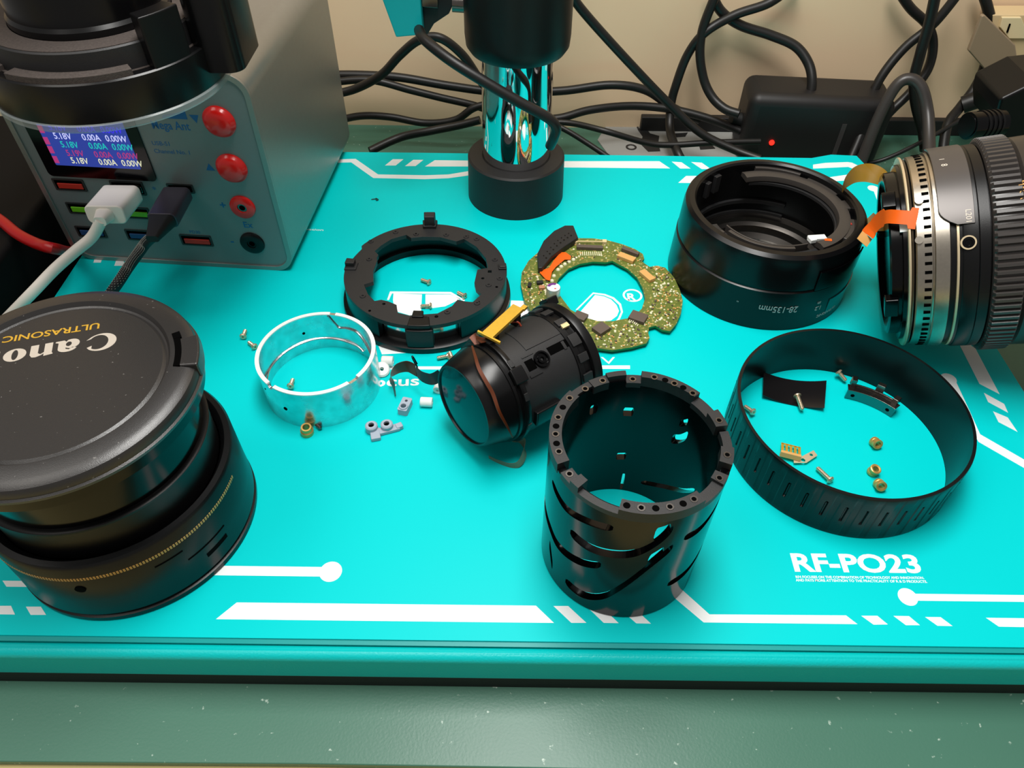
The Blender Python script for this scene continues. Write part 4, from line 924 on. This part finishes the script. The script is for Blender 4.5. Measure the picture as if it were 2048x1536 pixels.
sl = screw_mesh(6.2, 1.5, .75).build('screw_source', SCREW); sld = sl.data; bpy.data.objects.remove(sl)
SCR = [  # tail pixel, z, direction(tail->head) , label, long
    (842, 559, 1.2, (1, -.55, .05), 'tiny steel screw alone in the middle of the mount ring', 0),
    (915, 584, 1.2, (1, -.85, .05), 'tiny steel screw near the right inner edge of the mount ring', 0),
    (841, 612, 1.2, (1, .0, .05), 'tiny steel screw on white print by the front lug of the mount ring', 0),
    (491, 660, 1.2, (.05, -1, .1), 'tiny upright-looking steel screw, farther of two left of the aluminium ring', 0),
    (497, 684, 1.2, (.9, -.8, .05), 'tiny steel screw touching the left side of the aluminium ring', 0),
    (586, 758, 1.3, (.02, -1, .15), 'tiny steel screw lying inside the aluminium ring', 0),
    (874, 716, 1.2, (1, .25, .05), 'tiny steel screw just left of the inner lens unit, lying sideways', 0),
    (899, 704, 1.2, (.35, -1, .05), 'tiny steel screw squeezed between mount ring and inner lens unit', 0),
    (1605, 820, 2.0, (-.12, 1, .2), 'long steel screw lying on the black plastic patch', 1),
    (1634, 935, 1.4, (.55, -1, .05), 'long steel screw pointing away from the gold contact comb', 1),
    (1489, 812, 1.6, (.6, -1, .25), 'steel screw resting against the inner left wall of the zoom ring', 0),
    (1692, 762, 1.6, (-.5, .6, .35), 'dark screw at the left end of the bent metal bracket', 0)]
for px, py, z, d, lab, lng in SCR: lay('screw', None, None, px, py, z, d, lab, 'screw', SG, me=(sld if lng else smd))
lay('screw', screw_mesh(4.5, 1.3, .75), STEELD, 642, 857, 1.3, (-.8, .75, .1), 'dark screw with a bright tip beside the brass bushing', 'screw', SG)
def bush(r=1.9, ri=1.05, h=2.8): return MB().lathe([(ri, 0), (r, 0), (r, h*.35), (r*.93, h*.4), (r*.93, h*.6), (r, h*.65), (r, h), (r*.85, h+.15), (ri, h)], 32, closed=True)
bm_ = bush().build('x', BRASS); bmd = bm_.data; bpy.data.objects.remove(bm_)
for px, py, d, lab in ((1752, 886, (.12, -.9, .42), 'small brass bushing in the zoom ring, farthest of its three'), (1748, 941, (.1, -.2, 1), 'small brass bushing in the zoom ring, middle of its three'), (1760, 970, (-.05, -.85, .5), 'small brass bushing in the zoom ring, nearest of its three')):
    dd = Vector(d).normalized(); lay('brass_bushing', None, None, px, py, 2.0, dd, lab, 'bushing', 'brass bushings in the zoom ring', me=bmd).location -= Vector(dd)*.0014
lay('brass_bushing', MB().lathe([(1.3, 0), (2.4, 0), (2.4, 2), (2.0, 2.4), (1.9, 4), (1.3, 4)], 32, closed=True), BRASS, 615, 866, .05, (.08, -.1, 1), 'stepped brass bushing standing in front of the aluminium ring', 'bushing')
def roller(px, py, L, r, d, lab):
    dd = Vector(d).normalized(); o = MB().lathe([(r*.35, -L/2), (r*.9, -L/2), (r, -L/2+.25), (r, L/2-.25), (r*.9, L/2), (r*.35, L/2)], 32, closed=True)
    return lay('roller', o, NYLON, px, py, r+.02, dd, lab, 'roller', 'white nylon rollers')
roller(853, 804, 4.6, 1.9, (1, -.05, 0), 'white nylon roller lying just left of the inner lens glass')
roller(775, 722, 4.6, 2.1, (1, -.05, 0), 'white nylon roller between aluminium ring and mount ring')
roller(877, 776, 3.0, 1.9, (.2, 1, 0), 'white nylon roller mostly hidden behind the inner lens glass')
# small round white hub
o = MB().lathe([(.8, 0), (3.0, 0), (3.2, .4), (3.2, 2), (2.6, 2.6), (.8, 2.6)], 32, closed=True)
lay('nylon_hub', o, NYLON, 763, 742, .3, (.25, -.45, 1), 'round white nylon hub touching the right side of the aluminium ring', 'hub')
nb = thing('nylon_slider', 'pale grey nylon block with two holes beside the white roller', 'slider block', tuple(P(811, 818)))
m = MB(); T = Matrix.Rotation(math.radians(76), 4, 'Z'); m.prism(rrect(-3.4, -1.9, 3.4, 1.9, .6, 4), 0, 3, holes=[circ(-1.4, 0, 1.0, 16), circ(1.7, 0, .55, 12)], M=T); m.build('block', GREYN, nb, smooth=30, bevel=.2)
m = MB(); m.lathe([(1.0, 3), (1.1, 3.5), (1.7, 3.5), (1.8, 3)], 24, c=tuple((T @ Vector((-1.4, 0, 0)))), closed=False); m.build('hole_collar', GREYN, nb)
nc = thing('nylon_bracket', 'pale grey nylon bracket with twin round cups', 'bracket', tuple(P(752, 868)))
m = MB(); T = Matrix.Rotation(math.radians(12), 4, 'Z'); m.box((0, -1.0, .9), (3.6, 5.2, 1.8), rz=.25); m.box((4.8, 1.6, .8), (8, 3.0, 1.6), rz=.35); m.box((8.4, 3.0, 1.0), (2.6, 2.4, 2.0), rz=.5); m.build('bar', GREYN, nc, smooth=0, bevel=.4)
for x, y in ((-1.6, 1.6), (4.0, 2.4)):
    c = MB().lathe([(1.1, 0), (2.1, 0), (2.3, .4), (2.3, 3.0), (1.9, 3.4), (1.1, 3.4)], 32, closed=True, c=(x, y, 0)).build('cup', GREYN, nc)
    MB().lathe([(0, 2.4), (1.1, 2.4)], 20, c=(x, y, 0)).build('cup_hole', HOLE, c, smooth=0)
# black patch
pt = [Vector(P(*q, 0)) for q in ((1524, 753), (1649, 770), (1645, 824), (1522, 798))]
co = sum(pt, Vector())/4
v = []; f = []; n = 16
for i in range(n+1):
    t = i/n; zc = .3+2.2*(2*t-1)**2
    A = pt[0].lerp(pt[1], t)-co; B = pt[3].lerp(pt[2], t)-co
    for q, zo in ((A, zc+.15), (B, zc), (B, zc-.3), (A, zc-.15)): v.append((q.x, q.y, zo))
for i in range(n):
    for k in range(4): f.append((i*4+k, i*4+(k+1) % 4, (i+1)*4+(k+1) % 4, (i+1)*4+k))
f += [(3, 2, 1, 0), tuple(n*4+k for k in range(4))]
tag(MB().add([Vector(q)+co for q in v], f).build('plastic_patch', mat('glossy_black_film', (20, 19, 20), .22), smooth=40, origin=co), 'curved black plastic patch inside the zoom ring', 'plastic strip')
# bent metal bracket
bo_ = Vector(P(1715, 795)); bk = thing('metal_bracket', 'bent shiny dark metal bracket with prongs inside the zoom ring', 'bracket', tuple(bo_))
m = MB(); an = math.radians(-24)
RZ = Matrix.Rotation(an, 4, 'Z')
m.lathe([(27.2, 0), (28, 0), (28, 4.4), (27.2, 4.4)], 24, 62, 100, True, M=RZ @ Matrix.Translation((0, -29.5, .2))); o = m.build('curved_plate', mat('dark_chrome', (120, 120, 120), .2, metal=1), bk)
TB = RZ @ Matrix.Translation((0, -29.5, .2))
m = MB(); m.sector(27.2, 30.6, 4.2, 4.7, 62, 100, M=TB); m.sector(30.2, 30.8, 3.6, 5.4, 64, 98, M=TB); m.build('top_flange', STEELD, bk, bevel=.1)
for args in ([(29.4, 32, 4.4, 8.2, 95, 98.5)], [(30.6, 31.3, 4.4, 9.4, 76, 81.5), (29.4, 31.3, 9.0, 9.6, 76, 81.5)], [(29.6, 32.4, 4.2, 6.6, 64, 68)]):
    m = MB()
    for q in args: m.sector(*q, M=TB)
    m.build('prong', STEELD, bk, smooth=0, bevel=.15)
m = MB()
for th in (95, 67):
    e = rad(th, 1, 0); m.cyl(TB @ (e*27.9+Vector((0, 0, 2.2))), TB @ (e*27.14+Vector((0, 0, 2.2))), .75, seg=16)
    m.cyl(TB @ (e*28.06+Vector((0, 0, 2.2))), TB @ (e*27.9+Vector((0, 0, 2.2))), .75, seg=16)
m.build('rivet_hole', HOLE, bk)
# gold contact comb
bo_ = Vector(P(1580, 915)); ck = thing('contact_comb', 'small gold contact comb with a pierced steel tab', 'electrical contact', tuple(bo_))
m = MB()
T = Matrix.Rotation(math.radians(-18), 4, 'Z') @ Matrix.Rotation(math.radians(-14), 4, 'X')
for k in range(5): m.box((-3.4+k*1.5, 1.4, 2.6), (.95, 5.4, .25), M=T)
m.box((-.4, 3.9, 2.6), (7.0, .8, .25), M=T); m.build('gold_prongs', GOLD, ck, smooth=0, bevel=.06)
m = MB(); m.box((-.4, -1.6, 2.0), (7.2, 1.4, 2.2), M=T); m.build('prong_base', TAN, ck, smooth=0, bevel=.15)
m = MB(); tz = Matrix.Rotation(math.radians(12), 4, 'Z')
m.prism([(-.5, -3.4), (4, -4.2), (9.5, -1.9), (9.2, .6), (5.4, -.6), (3, -1.4), (.5, -.8)], 1.0, 1.3, holes=[circ(7.4, -1.2, .6, 12), circ(3.4, -2.8, .8, 12)], M=tz); m.build('steel_tab', CREAM, ck, smooth=0, bevel=.05)
# specks
m = MB(); c = Vector(P(752, 400)); m.tube([c+Vector((-2.4, 0, .3)), c+Vector((-.8, .3, .4)), c+Vector((.6, .4, .5)), c+Vector((1.2, -.3, .3)), c+Vector((.4, -.8, .3)), c+Vector((0, .9, .6))], .22, 6)
tag(m.build('wire_scrap', BLK, origin=c), 'tiny curled black scrap on the teal plate behind the mount ring', 'scrap')

# ================================================================ behind the plate: adapter, cables, tool card, socket
Vx = lambda px, py, Y: Vector(Q(px, py, Y))
def cable(label, pts, r=2.1, mt=BCABLE, name='black_cable', cat='cable', group='black cables behind the plate'):
    w_ = []
    for px, py, Y in pts:
        p_ = Vx(px, py, Y)
        if p_.z < DESK+r: p_ = Vector(P(px, py, DESK+r))
        w_.append(p_)
    o = MB().tube(w_, r, 12, 8).build(name, mt, origin=w_[0]); tag(o, label, cat, group); return o
ad = thing('power_adapter', 'black power adapter with a glowing red light behind the plate', 'power adapter', tuple(P(1620, 292, DESK)))
ado = Vector(P(1620, 292, DESK))
A = P(1505, 292, DESK); B = P(1745, 320, DESK)
yaw = math.atan2(B[1]-A[1], B[0]-A[0]) if 0 else math.radians(-4.5)
A0 = Vector((137, 406, DESK)); RA = Matrix.Rotation(yaw, 4, 'Z')
body = [Vector((0, 0, 0)), ]
M_ = Matrix.Translation(A0-ado) @ RA
o = MB().box((38, 16, 21), (82, 32, 42), M=M_).build('case', mat('adapter_black', (26, 24, 24), .5, bump=.06), ad, smooth=30); b = o.modifiers.new('e', 'BEVEL'); b.width = 6*MM; b.segments = 5; b.limit_method = 'ANGLE'
m = MB(); m.sector(0, 1.5, 0, .8, 0, 360, M=M_ @ Matrix.Translation((15, -.1, 14.5)) @ Matrix.Rotation(math.radians(90), 4, 'X')); m.build('status_light', LED, ad)
m = MB(); m.box((53, -.1, 17), (2.6, .5, 22), M=M_ @ Matrix.Rotation(0, 4, 'Z')); m.build('label_strip', mat('adapter_strip', (62, 58, 58), .3), ad, smooth=0)
m = MB(); m.cyl((-9, 12, 22), (2, 14, 20), 3.4, 5.0, 20, M=M_); m.build('strain_relief', RUBBER, ad)
# tool card
tp = [P(1195, 282, DESK), P(1215, 248, DESK), P(1480, 246, DESK), P(1500, 330, DESK), P(1230, 330, DESK)]
co = Vector(tp[0]); tc = thing('tool_card', 'grey card printed with black tools lying behind the plate', 'card', tuple(co))
MB().prism([(q[0]-co.x, q[1]-co.y) for q in tp], 0, .8).build('card', CARDG, tc, smooth=0)
m = MB()
for l in ([(1275, 262), (1290, 258), (1300, 270), (1318, 275), (1316, 290), (1320, 305), (1296, 306), (1280, 290), (1285, 276)], [(1395, 285), (1412, 282), (1430, 300), (1400, 302)], [(1350, 270), (1375, 268), (1370, 276), (1352, 277)]):
    m.prism([(P(x, y, DESK)[0]-co.x, P(x, y, DESK)[1]-co.y) for x, y in l], .8, 1.1)
for x, y, r in ((1285, 258, 2.6), (1262, 297, 2.2)):
    c = P(x, y, DESK)-np.array(co); m.lathe([(r, .8), (r+1.2, .8), (r+1.2, 1.1), (r, 1.1)], 24, closed=True, c=(c[0], c[1], 0))
m.build('printed_tools', BLKM, tc, smooth=0)
m = MB(); m.prism([(P(x, y, DESK)[0]-co.x, P(x, y, DESK)[1]-co.y) for x, y in ((1422, 253), (1446, 251), (1446, 262), (1428, 262))], .8, 1.0); m.build('pink_print', PINK, tc, smooth=0)
# cables
cable('black cable falling from top centre-right down to the desk behind the rear shell', [(1140, -20, 400), (1160, 15, 402), (1235, 100, 404), (1330, 200, 408), (1400, 265, 402), (1470, 300, 395), (1520, 318, 388)], 2.4)
cable('black cable hooking from the teal bracket down across the chrome post', [(838, 60, 330), (850, 80, 320), (900, 120, 312), (960, 158, 308), (1040, 205, 306), (1095, 235, 306), (1112, 255, 307), (1108, 275, 309), (1100, 292, 313)], 2.3)
cable('black cable arching from beside the power station over behind the post', [(660, 190, 415), (710, 178, 415), (762, 150, 410), (800, 110, 405), (838, 80, 400), (880, 76, 398), (925, 110, 398), (960, 160, 398), (1000, 210, 398)], 2.4)
cable('black cable running level behind the post, highest of the bundle', [(660, 150, 430), (720, 150, 430), (800, 155, 430), (900, 172, 430), (1000, 184, 430), (1120, 182, 430), (1220, 170, 430), (1290, 180, 430), (1345, 215, 428), (1400, 240, 425)], 2.5)
cable('black cable sagging from the level bundle into the post knot', [(660, 165, 425), (740, 160, 425), (820, 180, 425), (880, 195, 425), (945, 210, 425), (990, 225, 425)], 2.2)
cable('black cable lying low along the wall foot left of the post', [(660, 245, 418), (720, 232, 420), (780, 234, 420), (850, 246, 420), (910, 240, 418), (950, 215, 418), (1000, 205, 420)], 2.2)
cable('black cable curving right from the post foot along the wall', [(1060, 240, 415), (1120, 236, 415), (1180, 220, 420), (1260, 212, 425), (1340, 218, 425), (1420, 238, 420), (1480, 262, 415)], 2.4)
cable('black cable on the desk from the post foot across the tool card', [(1080, 245, 410), (1140, 246, 410), (1210, 262, 400), (1290, 285, 400), (1340, 290, 400), (1430, 285, 400), (1520, 283, 400)], 1.8)
cable('thin black cable leaving the post foot and slipping behind the plate', [(1090, 240, 400), (1135, 262, 395), (1180, 290, 390), (1225, 320, 384)], 1.6)
cable('black cable crossing the top edge and looping down left of the adapter', [(1600, -40, 440), (1540, 5, 436), (1470, 30, 434), (1410, 65, 430), (1375, 110, 432), (1352, 170, 430), (1342, 210, 428), (1340, 260, 418), (1355, 305, 395), (1370, 330, 390)], 2.6)
cable('black cable from the top running into the left end of the adapter', [(1440, -30, 432), (1425, 5, 431), (1405, 60, 430), (1400, 110, 428), (1408, 160, 425), (1425, 195, 420), (1450, 218, 414), (1478, 228, 410)], 2.6)
cable('black cable arching over and dropping behind the adapter top', [(1420, -25, 436), (1440, 20, 436), (1480, 50, 436), (1540, 70, 434), (1590, 92, 430), (1616, 125, 424), (1624, 160, 418), (1620, 195, 414)], 2.7)
cable('black cable hanging at right from the top edge to the lens back', [(1875, -30, 417), (1860, 40, 417), (1840, 110, 416), (1828, 160, 415), (1832, 210, 414), (1845, 260, 410), (1850, 300, 400)], 2.9)
cable('black cable curving left from the right-hand crossing to the adapter end', [(1930, -30, 426), (1870, 45, 425), (1810, 95, 424), (1765, 150, 420), (1738, 205, 415), (1725, 260, 405), (1700, 320, 392)], 2.6)
cable('black cable swinging from the top edge through the right-hand crossing', [(1790, -30, 436), (1820, 15, 436), (1855, 50, 435), (1866, 90, 433), (1855, 140, 430), (1820, 185, 426), (1775, 230, 420), (1730, 290, 400), (1700, 340, 392)], 2.6)
cable('grey-black cable looping up then down behind the lens on its side', [(1720, 330, 390), (1755, 240, 396), (1790, 175, 400), (1818, 158, 400), (1842, 175, 396), (1855, 225, 388), (1858, 280, 375), (1858, 330, 360)], 3.2, mt=mat('grey_cable', (56, 52, 50), .35), name='grey_cable')
cable('black cable behind the beige flap dropping toward the lens', [(1960, -30, 436), (1975, 15, 434), (1982, 60, 434), (1970, 130, 432), (1950, 175, 428), (1920, 215, 420), (1895, 250, 410), (1885, 310, 395)], 2.8)
cable('thick black cable running right from the cable fork to the socket', [(1925, 210, 420), (1960, 198, 418), (2000, 188, 416), (2060, 180, 414)], 5.0)
cable('thin black cable on the mat at right behind the plate corner', [(1715, 330, 400), (1770, 318, 395), (1850, 280, 400), (1920, 240, 410)], 1.2)
cable('short black cable on the mat left of the post foot', [(740, 302, 390), (800, 275, 400), (860, 262, 400), (920, 250, 405), (960, 240, 405)], 2.4)
# wall socket and flap at upper right
so_ = Vx(2010, 110, 440); sk = thing('wall_socket', 'cream wall socket with a grey-beige flap at the upper right', 'wall socket', tuple(so_))
so2 = so_
def qs(px, py, Y): return Vx(px, py, Y)-so2
def slabq(l, Y, dY, name, mt, par=sk, bev=.5):
    a_ = [qs(x, y, Y) for x, y in l]; b_ = [q+Vector((0, dY, 0)) for q in a_]; n = len(a_)
    return MB().add(a_+b_, [tuple(range(n)), tuple(range(2*n-1, n-1, -1))]+[(i, (i+1) % n, (i+1) % n+n, i+n) for i in range(n)]).build(name, mt, par, smooth=0, bevel=bev)
slabq([(1985, 30), (2120, 30), (2120, 175), (2025, 175), (1985, 85)], 431, 14, 'socket_body', BEIGE)
slabq([(2005, 35), (2043, 35), (2060, 78), (2018, 78), (2000, 55)], 429.5, 2, 'raised_face', mat('cream_face', (232, 214, 170), .4))
slabq([(2013, 65), (2019, 48), (2022, 48), (2016, 66)], 429, 1, 'socket_slot', HOLE, bev=0)
slabq([(1964, 32), (1970, 30), (2031, 90), (2034, 110), (2024, 178), (2003, 178), (1937, 102)], 424, 3, 'flap', FLAP, bev=.8)
m = MB(); m.cyl(qs(2030, 133, 428), qs(2040, 133, 431), 1.4); m.build('screw_head', STEELD, sk)
# black clamp knob upper right
ko = Vx(1960, 245, 330); kb = thing('clamp_knob', 'black ribbed knob on a black arm above the lens on its side', 'knob', tuple(ko))
def qk(px, py, Y): return Vx(px, py, Y)-ko
m = MB(); a_, b_ = qk(1935, 252, 330), qk(2000, 246, 334); m.cyl(a_, b_, 6.2, 6.2, 32); m.cyl(a_-(b_-a_)*.03, a_+(b_-a_)*.1, 5.2, 5.8, 32); o = m.build('knob', BLKG, kb)
m = MB()
for k in range(4): t = .35+.14*k; c = a_.lerp(b_, t); d = (b_-a_).normalized(); m.cyl(c, c+d*1.0, 6.6, 6.6, 32)
m.build('knob_ribs', BLK, o)
a_ = [qk(x, y, 345) for x, y in ((1994, 225), (2002, 198), (2070, 165), (2120, 160), (2120, 300), (2020, 290), (1995, 262))]; b_ = [q+Vector((0, 30, 0)) for q in a_]; n = len(a_)
MB().add(a_+b_, [tuple(range(n)), tuple(range(2*n-1, n-1, -1))]+[(i, (i+1) % n, (i+1) % n+n, i+n) for i in range(n)]).build('arm', BLK, kb, smooth=0, bevel=1.5)
# black case left of the station with a red cable over it
cs = MB().box((-278, 292, 2), (130, 150, 46)).build('equipment_case', mat('black_case', (5, 5, 5), .7, spec=.2), origin=(-278, 292, DESK), smooth=30, bevel=3)
tag(cs, 'black equipment case filling the left edge beside the power station', 'case')
rc = [Vector(P(-60, 400, 27.5)), Vector(P(0, 440, 27.5)), Vector(P(35, 468, 27.5)), Vector(P(75, 488, 27.4)), Vector(P(112, 498, 26.5)), Vector(Q(146, 502, 284)), Vector((-207.5, 300, -6)), Vector((-207.5, 330, -12))]
tag(MB().tube(rc, 2.4, 14).build('red_cable', RCABLE, origin=rc[0]), 'red cable draped over the black case at the left edge', 'cable')
